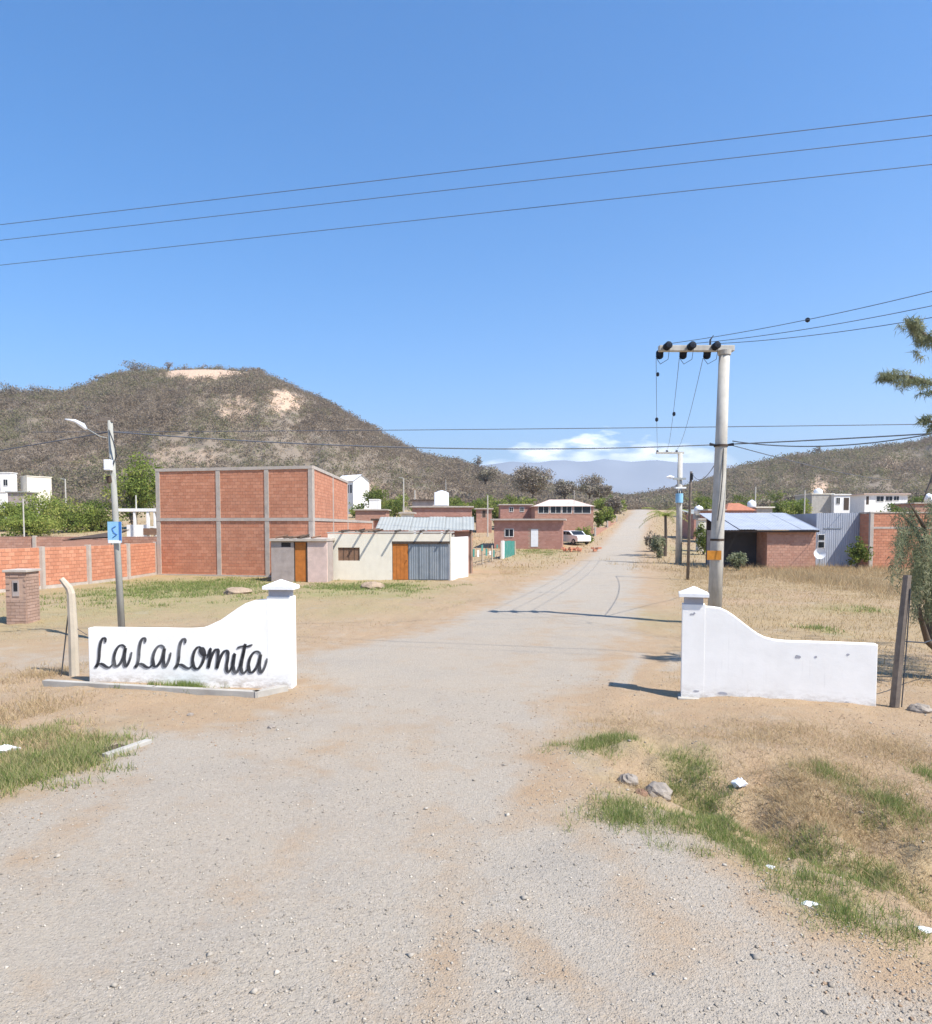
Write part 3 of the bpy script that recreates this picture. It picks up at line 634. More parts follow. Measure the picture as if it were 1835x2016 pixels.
# left lamp pole
Yl = 17.; bx2 = xat(236, Yl); t2x = xat(222, Yl)-bx2
LPo = thing('street_lamp_pole', 'slender grey pole with white street lamp and blue sign behind the lettered wall', 'lamp post', (bx2, Yl, Hs(bx2, Yl)))
tzl = zat(826, Yl)
MB().tube([(0, 0, -.3), (t2x*.5, 0, tzl*.5), (t2x, 0, tzl)], [.082, .072, .058], 12).build('shaft', M['lampconc'], LPo, smooth=True)
def pxl(px, py, dy=0): return (xat(px, Yl)-bx2, dy, zat(py, Yl))
MB().box(pxl(198, 0)[0], pxl(228, 0)[0], -.05, .05, tzl-.03, tzl+.06).build('crossarm', M['greywood'], LPo)
MB().tube([pxl(222, 862), pxl(205, 858, -.1), pxl(182, 842, -.2)], .011, 6).build('lamp_arm', M['zinc'], LPo)
MB().tube([pxl(184, 846, -.2), pxl(178, 838, -.22), pxl(165, 830, -.25), pxl(148, 827, -.3)], [.035, .062, .04, .015], 10).build('lamp_head', M['plastic'], LPo, smooth=True)
MB().box(pxl(215, 0)[0], pxl(229, 0)[0], -.2, -.07, zat(925, Yl), zat(904, Yl)).build('meter_box', M['plastic'], LPo, bevel=.02)
MB().tube([pxl(222, 845, -.07), pxl(233, 868, -.14), pxl(238, 895, -.12), pxl(230, 912, -.08), pxl(224, 900, -.1)], .014, 6).build('cable_loop', M['cable'], LPo)
MB().tube([pxl(219, 935, 0), pxl(221, 948, 0)], .09, 10).build('band', M['darkwood'], LPo)
sg = MB().box(pxl(217, 0)[0], pxl(244, 0)[0], -.13, -.115, zat(1066, Yl), zat(1025, Yl)).build('street_sign', M['signblue'], LPo)
MB().box(pxl(239, 0)[0], pxl(244, 0)[0], -.134, -.131, zat(1062, Yl), zat(1025, Yl)).build('sign_edge', M['signdark'], sg)
MB().box(pxl(218, 0)[0], pxl(243, 0)[0], -.134, -.131, zat(1067, Yl), zat(1061, Yl)).build('sign_strip', M['plastic'], sg)
m = MB(); m.tube([pxl(233, 1034, -.133), pxl(226, 1038, -.133), pxl(229, 1046, -.133), pxl(235, 1050, -.133), pxl(227, 1056, -.133)], .012, 5).build('sign_mark', M['signdark'], sg)
for zz in (1032, 1058): MB().tube([pxl(230, zz, -.115), pxl(231, zz, .0)], .02, 6).build('sign_bolt', M['zinc'], LPo)

# bent concrete fence post
Yb = 13.2; bp = (xat(138, Yb), Yb); 
BP = thing('concrete_post', 'pale bent concrete fence post left of the lettered wall', 'post', (bp[0], bp[1], Hs(*bp)))
def pb(px, py): return (xat(px, Yb)-bp[0], 0, zat(py, Yb))
MB().tube([(0, 0, -.2), pb(138, 1240), pb(136, 1168), pb(133, 1158), pb(118, 1139)], [.095, .085, .075, .07, .05], 8).build('post_body', M['postconc'], BP)
MB().tube([pb(134, 1175), pb(112, 1330)], .012, 5).build('brace_wire', M['cable'], BP)
MB().tube([pb(138, 1232), pb(166, 1250)], .006, 5).build('fence_wire', M['cable'], BP)

# wooden post right
Yw = 10.9; wpx = xat(1771, Yw)
WP = thing('wooden_post', 'weathered grey wooden post leaning beside the right end of the plain wall', 'post', (wpx, Yw, Hs(wpx, Yw)))
MB().tube([(0, 0, -.2), (.07, 0, 1.0), (xat(1790, Yw)-wpx, 0, zat(1131, Yw))], [.072, .066, .058], 7).build('post_body', M['greywood'], WP)
MB().tube([(.075, -.075, .02), (.13, -.07, 1.1), (.16, -.06, 1.85)], .009, 5).build('bracing_wire', M['cable'], WP)
fw = [(wpx+.1, Yw, 1.02), (wpx+.7, Yw+.4, .93), (wpx+1.4, Yw+.9, .98), (wpx+4, Yw+3, 1.0)]
tag(MB().tube(fw, .011, 5).build('fence_wire', M['cable']), 'slack dark fence wire from the wooden post towards the tree', 'wire')

# ------------------------------------------------------------------ overhead wires
def sagline(a, b, sag, n=18): return [(a[0]+(b[0]-a[0])*i/n, a[1]+(b[1]-a[1])*i/n, a[2]+(b[2]-a[2])*i/n-sag*4*(i/n)*(1-i/n)) for i in range(n+1)]
def wire(a, b, sag, r, label, group=None, name='power_line', n=22, ext=0):
    a = Vector(a); b = Vector(b); d = b-a
    if ext: pts = sagline(tuple(a-d*ext), tuple(b+d*ext), sag, n)
    else: pts = sagline(a, b, sag, n)
    return tag(MB().tube(pts, r, 5).build(name, M['skycable']), label, 'wire', group)
Hh = 9.6
for k, (yl, yr_, ps) in enumerate([(438,221,'topmost'), (469,261,'middle'), (518,318,'lowest')]):
    Yl_ = (Hh-CAMH)*F/(HZ-yl)*(1 if k < 2 else .93); Yr_ = (Hh-CAMH)*F/(HZ-yr_)*(1 if k < 2 else .93)
    wire(P(0, yl, Yl_), P(1835, yr_, Yr_), .05, .007, ps+' of the three power lines slanting across the whole sky', 'sky power lines', ext=2.2, n=60)
for k, (a, b, ps) in enumerate([((1303,678),(1835,568),'topmost'), ((1349,678),(1835,592),'middle'), ((1396,678),(1835,615),'lowest')]):
    wire((bx+xat(a[0], Yp)-bx+.06, Yp-.36, tz+.10), P(b[0]+160, b[1]-(35, 25, 20)[k], 13.5), .12, .0085, ps+' of three short lines running right from the pole crossarm', 'crossarm lines')
a0 = Vector((bx+xat(1349, Yp)-bx+.06, Yp-.36, tz+.10)); a1 = Vector(P(1995, 567, 13.5))
pt = P(1590, 630, 17.2)
m = MB(); m.tube([(pt[0], pt[1], pt[2]-.055), (pt[0], pt[1], pt[2]-.03), (pt[0], pt[1], pt[2]+.03), (pt[0], pt[1], pt[2]+.055)], [.015, .055, .055, .015], 8)
tag(m.build('wire_marker', M['black']), 'small dark ball hanging on the wires right of the pole', 'marker')
for k in range(3): wire(attach[k], at2[k], (.5, .55, .5)[k], .008, ('left', 'middle', 'right')[k]+' of three lines from the crossarm to the distant pole', 'street lines')
for px, py, lb in ((1293, 826, 'lower dark spacer ball on the left street line'), (1327, 815, 'dark spacer ball on the middle street line'), (1295, 737, 'upper dark spacer ball on the left street line')):
    pt = P(px, py, 27.); m = MB(); m.tube([(pt[0], pt[1], pt[2]-.08), (pt[0], pt[1], pt[2]-.04), (pt[0], pt[1], pt[2]+.04), (pt[0], pt[1], pt[2]+.08)], [.02, .06, .06, .02], 8)
    tag(m.build('wire_marker', M['black']), lb, 'marker')
lt = (bx2+pxl(222, 852)[0], Yl, zat(850, Yl)); pc = (bx+tx*.66, Yp-.06, zat(876, Yp))
wire(lt, (pc[0]-.2, pc[1], pc[2]), .24, .015, 'thick black cable strung from the lamp pole to the tall pole', n=30)
wire(P(-600, 962, 26), lt, .15, .014, 'dark cable leaving the lamp pole to the left over the hill')
wire((pc[0]+.35, pc[1], pc[2]+.02), P(2000, 843, 16), .02, .017, 'thick cable running right from the tall pole towards the tree')
wire((pc[0]+.3, pc[1], pc[2]+.10), P(2050, 800, 15), .42, .015, 'deeply sagging cable right of the tall pole, before the hill')
wire((pc[0]+.3, pc[1], pc[2]-.02), P(1760, 945, 60), .2, .014, 'thin service cable going down from the tall pole to the far houses')
wire(P(500, 846, 42), P(1950, 830, 34), .12, .020, 'faint thin line crossing the whole view above the cloud', ext=.4)
wire((pc[0]-.15, pc[1], pc[2]-.5), (wx+.06, wy, zat(928, 37)), .45, .012, 'thin drooping cable from the tall pole to the wooden pole')

# ================================================================== left: meter pillar
mp0 = (xat(7, 20.3), 20.3); mp1 = (xat(47, 20.3), 20.3); rz_, l_ = frame(mp0, mp1)
MPi = thing('meter_pillar', 'brick meter pillar with pale slab top at the left edge of the lot', 'pillar', (mp0[0], mp0[1], Hs(*mp0)), rz_)
MB().box(.0, l_, .0, .62, -.1, 1.5).build('core', M['mortar'], MPi)
MB().box(-.05, l_+.06, -.06, .68, 1.501, 1.57).build('slab_top', M['frameconc'], MPi, bevel=.01)
hx = (.19, .40, .80, 1.28)
bme = {}
row = 0; z = 0
while z < 1.49:
    for side in ('front', 'right'):
        LL = l_ if side == 'front' else .62; x = -.13 if row % 2 else 0
        while x < LL-.02:
            a, e = max(x, 0), min(x+.26, LL); x += .26
            if e-a < .05: continue
            if side == 'front' and a < hx[1] and e > hx[0] and z < hx[3] and z+.09 > hx[2]: continue
            m = MB(); p_ = .012+.008*random.random(); tn = random.random()
            if side == 'front': m.box(a+.006, e-.006, -p_, -.001, z+.006, z+.084, tn)
            else: m.box(l_+.001, l_+p_, a+.006, e-.006, z+.006, z+.084, tn)
            m.build('brick', M['brickgrey'], MPi)
    z += .09; row += 1
mb = MB().box(hx[0]+.01, hx[1]-.01, -.02, -.002, hx[2]+.01, hx[3]-.01).build('meter_box', M['greyplaster'], MPi)
MB().box(hx[0]+.05, hx[1]-.05, -.028, -.021, hx[2]+.16, hx[3]-.08).build('meter_glass', M['glass'], mb)

# perimeter brick wall on the left
def brick_fence(label, pts, h, colw=.2, mat='brick', colmat='frameconc', bh=.17, name='brick_wall', base=True, course=.10):
    p0 = pts[0]; t = thing(name, label, 'wall', (p0[0], p0[1], 0))
    for a, b in zip(pts, pts[1:]):
        rz, ln = frame(a, b); mt = Matrix.Translation((a[0]-p0[0], a[1]-p0[1], 0)) @ Matrix.Rotation(rz, 4, 'Z')
        z0 = min(Hs(*a), Hs(*b))
        sg = MB().box(0, ln, .0, .14, z0-.2, z0+h-.02).build('wall_panel', M['mortar'], t); sg.matrix_local = mt
        bk = bricks(t, 0.02, ln-.02, z0+(.15 if base else 0), z0+h-.02, M[mat], bh=bh); bk.matrix_local = mt
        if base: o = MB().box(0, ln, -.05, .16, z0-.25, z0+.14).build('footing', M['frameconc'], t); o.matrix_local = mt
    for a in pts:
        z0 = Hs(*a); MB().box(a[0]-p0[0]-colw/2, a[0]-p0[0]+colw/2, a[1]-p0[1]-colw/2-.02, a[1]-p0[1]+colw/2, z0-.2, z0+h+.02).build('column', M[colmat], t)
    return t
brick_fence('long orange brick wall with pale columns left of the tall brick block', [(-20.6,25.5),(-19.85,28.6),(xat(80,31.4),31.4),(xat(172,33.9),33.9),(xat(250,37.2),37.2),(-17.72,40.6)], 1.86, mat='brick')
brick_fence('second weathered brick wall standing farther behind the left perimeter wall', [(-33,46),(-28,46.2),(-23,46.5),(-18.6,46.8)], 2.1, mat='brickpink', base=False)

# ================================================================== tall brick block
A0, A1 = (-17.57, 40.5), (-8.22, 38.3); rz_, LA = frame(A0, A1)
TB = thing('brick_building', 'windowless two-storey orange brick block with grey concrete frame, tallest building on the left', 'building', (A0[0], A0[1], 0), rz_)
TBi = Matrix.Rotation(-rz_, 4, 'Z') @ Matrix.Translation((-A0[0], -A0[1], 0))
def loc(x, y): v = TBi @ Vector((x, y, 0)); return (v.x, v.y)
B1 = loc(-8.55, 51.5); B0 = loc(-16.8, 53.8)
m = MB(); q = [(0, 0), (LA, 0), B1, B0]
m.poly([(x, y, -.3) for x, y in q][::-1]); m.poly([(x, y, 5.9) for x, y in q])
for i in range(4): a, b = q[i], q[(i+1) % 4]; m.poly([(a[0], a[1], -.3), (b[0], b[1], -.3), (b[0], b[1], 5.9), (a[0], a[1], 5.9)])
m.build('wall', M['mortar'], TB)
cols = [0.12, LA*(432-310)/307+.12, LA*(524-310)/307+.2, LA-.12]
bricks(TB, .02, LA-.02, 0, 5.85, M['brick'], bh=.18, bw=.31)
rs, ls = frame((LA, 0), B1); sM = Matrix.Translation((LA, 0, 0)) @ Matrix.Rotation(rs, 4, 'Z')
o = bricks(TB, .02, ls-.02, 0, 5.85, M['brick'], bh=.18, bw=.31); o.matrix_local = sM
for x in cols: MB().box(x-.125, x+.125, -.05, .1, -.2, 5.84).build('column', M['frameconc'], TB)
for x in (.13, ls*.5, ls-.13):
    o = MB().box(x-.12, x+.12, -.047, .1, -.2, 5.84).build('column', M['frameconc'], TB); o.matrix_local = sM
for z in (3.06, 5.85):
    MB().box(-.02, LA+.02, -.06, .1, z, z+.17).build('beam', M['frameconc'], TB)
    o = MB().box(.06, ls+.02, -.055, .1, z, z+.17).build('beam', M['frameconc'], TB); o.matrix_local = sM
MB().box(-.02, LA, -.07, .06, -.3, .07).build('footing', M['frameconc'], TB)
# low wall prolonging the side
SW0 = (-8.56, 51.7); SW1 = (-8.95, 68)
t = thing('brick_wall', 'single-storey brick wall with concrete top beam running back from the tall block', 'wall', (SW0[0], SW0[1], 0), frame(SW0, SW1)[0])
lsw = frame(SW0, SW1)[1]; MB().box(0, lsw, .0, .16, -.2, 3.05).build('wall_panel', M['mortar'], t)
bricks(t, 0.02, lsw, 0, 3.04, M['brick'], bh=.18, bw=.31); MB().box(0, lsw, -.05, .18, 3.051, 3.24).build('beam', M['frameconc'], t)
MB().box(lsw-.25, lsw, -.06, .2, -.2, 3.3).build('column', M['frameconc'], t)

# ================================================================== white house with garage
W0 = (xat(645, 36.6), 36.6); W1 = (xat(888, 36.4), 36.4); rz_, LWh = frame(W0, W1)
WH = thing('white_house', 'low cream-white house with brown window, orange door and grey garage door', 'house', (W0[0], W0[1], 0), rz_)
s_ = LWh/(888-645)
def hx_(px): return (px-645)*s_
def hz_(py): return zat(py, 36.5)
ht = 2.38; win = (hx_(665), hx_(708), hz_(1104), hz_(1078)); dr = (hx_(772), hx_(886), 0, hz_(1068))
m = MB(); T = .16
m.box(0, win[0], 0, T, -.2, ht).box(win[0], win[1], 0, T, -.2, win[2]).box(win[0], win[1], 0, T, win[3], ht).box(win[1], dr[0], 0, T, -.2, ht)
m.box(dr[0], dr[1], 0, T, dr[3], ht); m.build('front_wall', M['paleplaster'], WH)
cw = .2; MB().box(dr[1], LWh+.02, -.02, T+.02, -.2, ht+.02).build('corner_pillar', M['paleplaster'], WH)
# side wall
S0 = (LWh+.02, .0); wl = Matrix.Rotation(-rz_, 4, 'Z') @ (Vector((xat(922, 39.6), 39.6, 0))-Vector((W0[0], W0[1], 0)))
rs2, l2 = frame(S0, (wl.x, wl.y)); o = MB().box(.0, l2, 0, .16, -.2, 2.2).build('side_wall', M['whitehouse'], WH); o.matrix_local = Matrix.Translation((S0[0], S0[1], 0)) @ Matrix.Rotation(rs2, 4, 'Z')
MB().box(0, LWh, 3.4, 3.55, -.2, 2.3).build('back_wall', M['paleplaster'], WH)
MB().box(0, .14, T, 3.4, -.2, 2.3).build('inner_wall', M['paleplaster'], WH)
MB().box(-.05, LWh, .02, 3.6, ht+.03, ht+.09).build('roof', M['concrete'], WH)
MB().box(win[0], win[1], .06, .09, win[2], win[3]).build('shutter', M['brownboard'], WH)
for i in range(1, 4): MB().box(win[0]+(win[1]-win[0])*i/4-.012, win[0]+(win[1]-win[0])*i/4+.012, .045, .059, win[2], win[3]).build('shutter_batten', M['darkwood'], WH)
MB().box(dr[0], dr[1], -.012, .10, dr[3]-.06, dr[3]+.06).build('lintel', M['darkwood'], WH)
x = dr[0]+.02; od1 = hx_(803)
do = MB().box(dr[0]+.02, od1, .05, .09, .02, dr[3]-.07).build('door', M['orangewood'], WH)
for i in range(4):
    a = dr[0]+.03+(od1-dr[0]-.04)*i/4; MB().box(a+.006, a+(od1-dr[0]-.04)/4-.006, .035, .049, .03, dr[3]-.08).build('plank', M['orangewood'], do)
MB().tube([(od1-.08, .03, 1.0), (od1-.08, -.03, 1.0)], .025, 6).build('handle', M['black'], do)
gd = MB().box(od1+.02, dr[1]-.005, .07, .09, .02, dr[3]-.07).build('garage_door', M['gate'], WH)
gw = (dr[1]-.005-od1-.02)/4
for i in range(4):
    a = od1+.02+gw*i; m = corrugated(a+.01, a+gw-.01, 0, 0, 0, 0, 0); m = MB(); k = 9
    for j in range(k):
        xa, xb = a+.01+(gw-.02)*j/k, a+.01+(gw-.02)*(j+1)/k; ya, yb = (.045, .06) if j % 2 else (.06, .045); m.poly([(xa, ya, .04), (xb, yb, .04), (xb, yb, dr[3]-.09), (xa, ya, dr[3]-.09)])
    m.build('door_panel', M['gate'], gd)
# roof beams sticking out and shading the front
for i, px in enumerate((676, 714, 740, 781, 829, 880)):
    a = hx_(px); lg = (.42, .46, .55, .50, .40, .36)[i]
    MB().tube([(a, -lg, ht+.145), (a, 1.6, ht+.17)], .055, 8).build('roof_beam', M['darkwood'], WH)
random.seed(5)
for i in range(9):
    a = hx_(655+random.random()*75); MB().tube([(a, .2+random.random()*.5, ht+.13), (a+.3+random.random()*.7, .3+random.random()*.8, ht+.15+random.random()*.12)], .035, 5).build('roof_scrap', M['darkwood'] if i % 2 else M['brownboard'], WH)

# shack
K0 = (xat(533, 35.3), 35.3); K1 = (xat(643, 35.1), 35.1); rz_, LK = frame(K0, K1); s2 = LK/110
SH = thing('grey_shack', 'small flat-roofed plaster shack with orange door attached left of the cream house', 'shed', (K0[0], K0[1], 0), rz_)
def kx(px): return (px-533)*s2
hk = 2.04; d0, d1, dz = kx(578), kx(605), zat(1067, 35.2); w0, w1, wz0, wz1 = kx(553), kx(572), zat(1077, 35.2), zat(1068, 35.2)
m = MB(); m.box(0, w0, 0, .15, -.2, hk).box(w0, w1, 0, .15, -.2, wz0).box(w0, w1, 0, .15, wz1, hk).box(w1, d0, 0, .15, -.2, hk).box(d0, d1, 0, .15, dz, hk); m.build('front_wall', M['greyplaster'], SH)
MB().box(d1, LK, -.01, .15, -.2, hk).build('front_wall', M['pinkplaster'], SH, label='pinkish plaster wall right of the door')
MB().box(0, .15, .15, 3.3, -.2, hk).build('side_wall', M['greyplaster'], SH); MB().box(LK-.15, LK, .15, 1.2, -.2, hk).build('side_wall', M['greyplaster'], SH); MB().box(0, LK, 3.302, 3.45, -.2, hk).build('rear_wall', M['greyplaster'], SH)
MB().box(-.06, LK+.03, -.12, 3.5, hk+.001, hk+.12).build('roof_slab', M['frameconc'], SH)
MB().box(w0, w1, .08, .1, wz0, wz1).build('window', M['glass'], SH)
MB().box(d0+.0, d0+.05, .02, .12, 0, dz).box(d1-.08, d1-.0, .02, .12, 0, dz).build('door_frame', M['darkwood'], SH)
MB().box(d0+.05, d1-.1, .05, .08, .03, dz-.02).build('door', M['orangewood'], SH)
for i in range(7):
    a = random.random()*LK*.9; MB().tube([(a, random.random()*.6, hk+.16), (a+.3+random.random()*.5, .3+random.random(), hk+.2+random.random()*.12)], .05, 5).build('roof_scrap', M['darkwood'] if i % 3 else M['brownboard'], SH)

# zinc-roofed gable house behind
Z0 = (xat(742, 41.), 41.); Z1 = (xat(930, 41.), 41.); rz_, LZ = frame(Z0, Z1)
GH = thing('gable_house', 'brick house with pale corrugated zinc roof behind the cream house', 'house', (Z0[0], Z0[1], 0), rz_)
ev = zat(1044, 41); rg = zat(1018, 43.5)
m = MB(); m.extrude([(0, 0), (0, 0), (0, 0)], 0, 0) if False else None
m.box(0, LZ-.1, .3, .45, -.2, ev-.06).build('front_wall', M['brickpink'], GH)
roof_sheets(GH, -.1, LZ+.12, -.15, ev, 2.5, rg, M['zinc']); roof_sheets(GH, -.1, LZ+.12, 2.52, rg, 5.4, ev, M['zinc'], name='rear_roof_sheet')
gy = [(.0, ev-.05), (2.5, rg-.06), (5.2, ev-.05)]
m = MB(); pts = [(LZ, .3, -.2), (LZ, 5.2, -.2), (LZ, 5.2, ev-.06), (LZ, 2.5, rg-.08), (LZ, .3, ev-.06)]
m.poly(pts); m.poly([(x-.15, y, z) for x, y, z in pts][::-1])
for i in range(5): a, b = pts[i], pts[(i+1) % 5]; m.poly([a, (a[0]-.15, a[1], a[2]), (b[0]-.15, b[1], b[2]), b])
m.build('gable_wall', M['mortar'], GH)
b = MB(); z = 0; r_ = 0
while z < rg-.15:
    lo, hi = .3, 5.2
    if z+.1 > ev-.1: f_ = (z+.17-(ev-.1))/(rg-ev); lo, hi = .3+2.2*f_, 5.2-2.7*f_
    y = lo-(.14 if r_ % 2 else 0)
    while y < hi-.05:
        a, e = max(y, lo), min(y+.29, hi); y += .29
        if e-a > .05 and not (1.6 < (a+e)/2 < 2.5 and z < 2.0) and not (3.3 < (a+e)/2 < 4.2 and .9 < z < 1.9): b.box(LZ+.001, LZ+.014, a+.006, e-.006, z+.006, z+.16, random.random())
    z += .17; r_ += 1
b.build('brick_courses', M['brick'], GH, kind='stuff')
MB().box(LZ+.002, LZ+.03, .3, 5.2, 2.12, 2.22).build('tie_beam', M['frameconc'], GH)
MB().box(LZ+.002, LZ+.02, 1.65, 2.45, 0, 1.98).build('door', M['brownboard'], GH); MB().box(LZ+.002, LZ+.02, 3.35, 4.15, .95, 1.85).build('window', M['glass'], GH)
MB().box(0, LZ-.15, 4.9, 5.05, -.2, ev-.1).build('rear_wall', M['brickpink'], GH)
for i, px in enumerate((815, 828, 868)):
    a = (px-742)*LZ/188; MB().box(a, a+.12, -.2, -.08, ev-.22, ev-.05).build('roof_bracket', M['plastic'], GH)

# teal fence
FP0, FP1 = G(926, 1120), G(1014, 1098); fz = thing('yard_fence', 'ragged yard fence with teal boards and pale posts before the gable house', 'fence', (FP0[0], FP0[1], 0), frame(FP0, FP1)[0])
lf = frame(FP0, FP1)[1]
for i, a in enumerate(np.linspace(.3, lf, 6)): MB().tube([(a, 0, -.1), (a+random.uniform(-.05, .05), 0, 1.35+.1*(i % 2))], .06, 6).build('post', M['postconc'], fz)
for i in range(7):
    a = .4+i*(lf*.55)/7; MB().box(a, a+.5, -.07, -.05, .75+random.random()*.2, 1.15+random.random()*.25, M=Matrix.Rotation(random.uniform(-.05, .05), 4, 'Y')).build('teal_board', M['teal'] if i % 3 != 1 else M['whitehouse'], fz)
gp = MB().box(lf*.68, lf*.86, -.06, .0, .0, 1.55).build('gate_panel', M['teal'], fz)
MB().box(lf*.64, lf*.68, -.08, .08, 0, 1.6).build('gate_post', M['whitehouse'], fz); MB().box(lf*.87, lf*.97, -.04, .0, .0, 1.5).build('gate_panel', M['teal'], fz)
for z_ in (.35, .75): MB().tube([(0, 0, z_), (lf*.62, 0, z_+.05)], .015, 4).build('rail', M['cable'], fz)

# ------------------------------------------------------------------ generic far house
def house(name, label, px0, px1, Y, ytop, depth=5., mat='brickred', cat='house', roof='slab', Y1=None, wins=(), doors=(), zb=None, brick=True, roofm='frameconc', over=.25, rot_side=None):
    Y1 = Y1 or Y; a = (xat(px0, Y), Y); b = (xat(px1, Y1), Y1); rz, ln = frame(a, b); zb = min(Hs(*a), Hs(*b)) if zb is None else zb
    h = zat(ytop, (Y+Y1)/2)-zb; t = thing(name, label, cat, (a[0], a[1], zb), rz); k = ln/(px1-px0)
    MB().box(0, ln, 0, depth, -1.5, h-.12).build('wall', M['mortar'] if brick else M[mat], t)
    holes = [((p-px0)*k, (q-px0)*k, zat(v, Y)-zb, zat(u, Y)-zb) for p, u, q, v in list(wins)+[(d[0], d[1], d[2], d[3]) for d in doors]]
    if brick:
        bricks(t, 0, ln, 0, h-.12, M[mat], holes=holes); bricks(t, 0, depth, 0, h-.12, M[mat], y=0, face='left'); 
        bricks(t, 0, depth, 0, h-.12, M[mat], y=ln, face='right')
    for (p, u, q, v) in wins: window(t, (p-px0)*k, (q-px0)*k, zat(v, Y)-zb, zat(u, Y)-zb, y=-.02)
    for d in doors: MB().box((d[0]-px0)*k, (d[2]-px0)*k, -.03, -.004, max(.0, zat(d[3], Y)-zb), zat(d[1], Y)-zb).build('door', M[d[4]], t)
    if roof == 'slab': MB().box(-over, ln+over, -over, depth+over, h-.12, h+.04).build('roof', M[roofm], t)
    elif roof == 'shed': roof_sheets(t, -over, ln+over, -over, h-.1, depth+over, h+.5, M[roofm])
    elif roof == 'hip':
        m = MB(); q = [(-over, -over), (ln+over, -over), (ln+over, depth+over), (-over, depth+over)]; rr = [(ln*.3, depth/2), (ln*.7, depth/2)]; z0, z1 = h-.12, h+.9
        m.poly([(*q[0], z0), (*q[1], z0), (*rr[1], z1), (*rr[0], z1)]); m.poly([(*q[1], z0), (*q[2], z0), (*rr[1], z1)]); m.poly([(*q[2], z0), (*q[3], z0), (*rr[0], z1), (*rr[1], z1)]); m.poly([(*q[3], z0), (*q[0], z0), (*rr[0], z1)]); m.poly([(*p, z0) for p in q][::-1])
        m.build('roof', M[roofm], t)
    elif roof == 'gable':
        m = MB(); z0, z1 = h-.12, h+1.4
        for s in (0, 1):
            ya, yb = (-over, depth/2) if s == 0 else (depth+over, depth/2)
            m.poly([(-over, ya, z0-.1), (ln+over, ya, z0-.1), (ln+over, yb, z1), (-over, yb, z1)]); m.poly([(-over, ya, z0-.2), (ln+over, ya, z0-.2), (ln+over, yb, z1-.1), (-over, yb, z1-.1)])
        m.build('roof', M[roofm], t); g = MB()
        for xx in (0, ln): g.poly([(xx, 0, z0), (xx, depth, z0), (xx, depth/2, z1-.12)])
        g.build('gable', M[mat] if not brick else M['mortar'], t)
    return t
house('brick_house', 'flat-roofed red brick house with white door beside the road', 973, 1107, 70, 1022, 6, wins=[(995,1042,1011,1056)], doors=[(1046,1042,1060,1076,'plastic')], Y1=69, over=.35, roofm='frameconc')
h2 = house('brick_house', 'brick house with a row of dark openings under a pale hipped roof', 1053, 1168, 95, 995, 7, mat='brickpink', roof='hip', roofm='pinkplaster', wins=[(1060,997,1080,1010),(1084,997,1104,1010),(1107,997,1125,1010),(1130,997,1162,1010)])
h3 = house('brick_house', 'low brick house with a dark roof and white rooftop tank behind the zinc roof', 812, 929, 82, 997, 6, mat='brickred')
tk = thing('water_tank', 'large white box-shaped water tank on a brick house roof', 'water tank', (xat(868, 81), 83.5, zat(997, 82)+.1))
wt = 14/F*83.5; MB().box(-wt, wt, -wt, wt, 0, zat(970, 83.5)-zat(996, 83.5)).build('tank_body', M['plastic'], tk, bevel=.08)
hh = zat(970, 83.5)-zat(996, 83.5); MB().tube([(0, 0, hh), (0, 0, hh+.12), (0, 0, hh+.25)], [wt*.8, wt*.7, wt*.15], 14).build('lid', M['plastic'], tk)
house('roof_shelter', 'dark lean-to room left of the white rooftop tank', 812, 853, 86, 984, 4, mat='greyplaster', brick=False, cat='shed', roofm='darkwood')
house('white_house', 'two-storey white house with pitched pale roof peeping past the tall brick block', 660, 696, 168, 946, 5, mat='whitehouse', brick=False, roof='gable', roofm='plastic', Y1=164, wins=[(684,956,688,972),(690,956,694,972)])
house('cream_shed', 'small cream box-like shed uphill of the zinc roof', 727, 746, 118, 983, 3, mat='whitehouse', brick=False, cat='shed', over=.05, roofm='whitehouse')
house('brick_shed', 'ruined brick outhouse below the cream shed', 700, 760, 92, 1003, 4, mat='brickpink', cat='shed')
house('brown_roof_house', 'low dark-roofed shed just right of the long brick wall', 737, 798, 56, 1022, 3, mat='brickpink', cat='shed', roofm='darkwood', zb=0)
house('pale_kiosk', 'small pale roof room above the zinc roof', 790, 812, 74, 1009, 2.5, mat='paleplaster', brick=False, cat='shed')
house('white_tower', 'white tower-like house at the far left edge', 3, 24, 140, 930, 2, mat='whitehouse', brick=False, wins=[(10,944,18,956)], over=.1, roofm='whitehouse')
house('white_annex', 'low white annex around the foot of the left tower', -12, 14, 136, 968, 2, mat='whitehouse', brick=False, over=.1, roofm='whitehouse')
house('cream_house', 'cream house half hidden behind bushes on the far left', 56, 104, 142, 938, 2.5, mat='paleplaster', brick=False, Y1=146, over=.1, roofm='paleplaster')
house('grey_roof_hut', 'grey roofed hut before the white tower on the far left', 17, 53, 118, 968, 3, mat='greyplaster', brick=False, cat='shed', roofm='zinc')
house('brick_house', 'low red brick house with flat roof behind the white-doored flat house', 985, 1046, 101, 993, 5, mat='brickred', wins=[(1003,999,1010,1007),(1024,999,1031,1007)])
house('brick_shed', 'small pinkish brick shed between the tank house and the flat-roofed house', 938, 968, 96, 1001, 4, mat='brickpink', cat='shed', doors=[(950,1005,956,1018,'darkwood')])
brick_fence('broken low brick wall beside the road past the parked car', [(xat(1172,90),90), (xat(1196,108),108), (xat(1214,128),128)], 1.1, mat='brickpink', base=False)
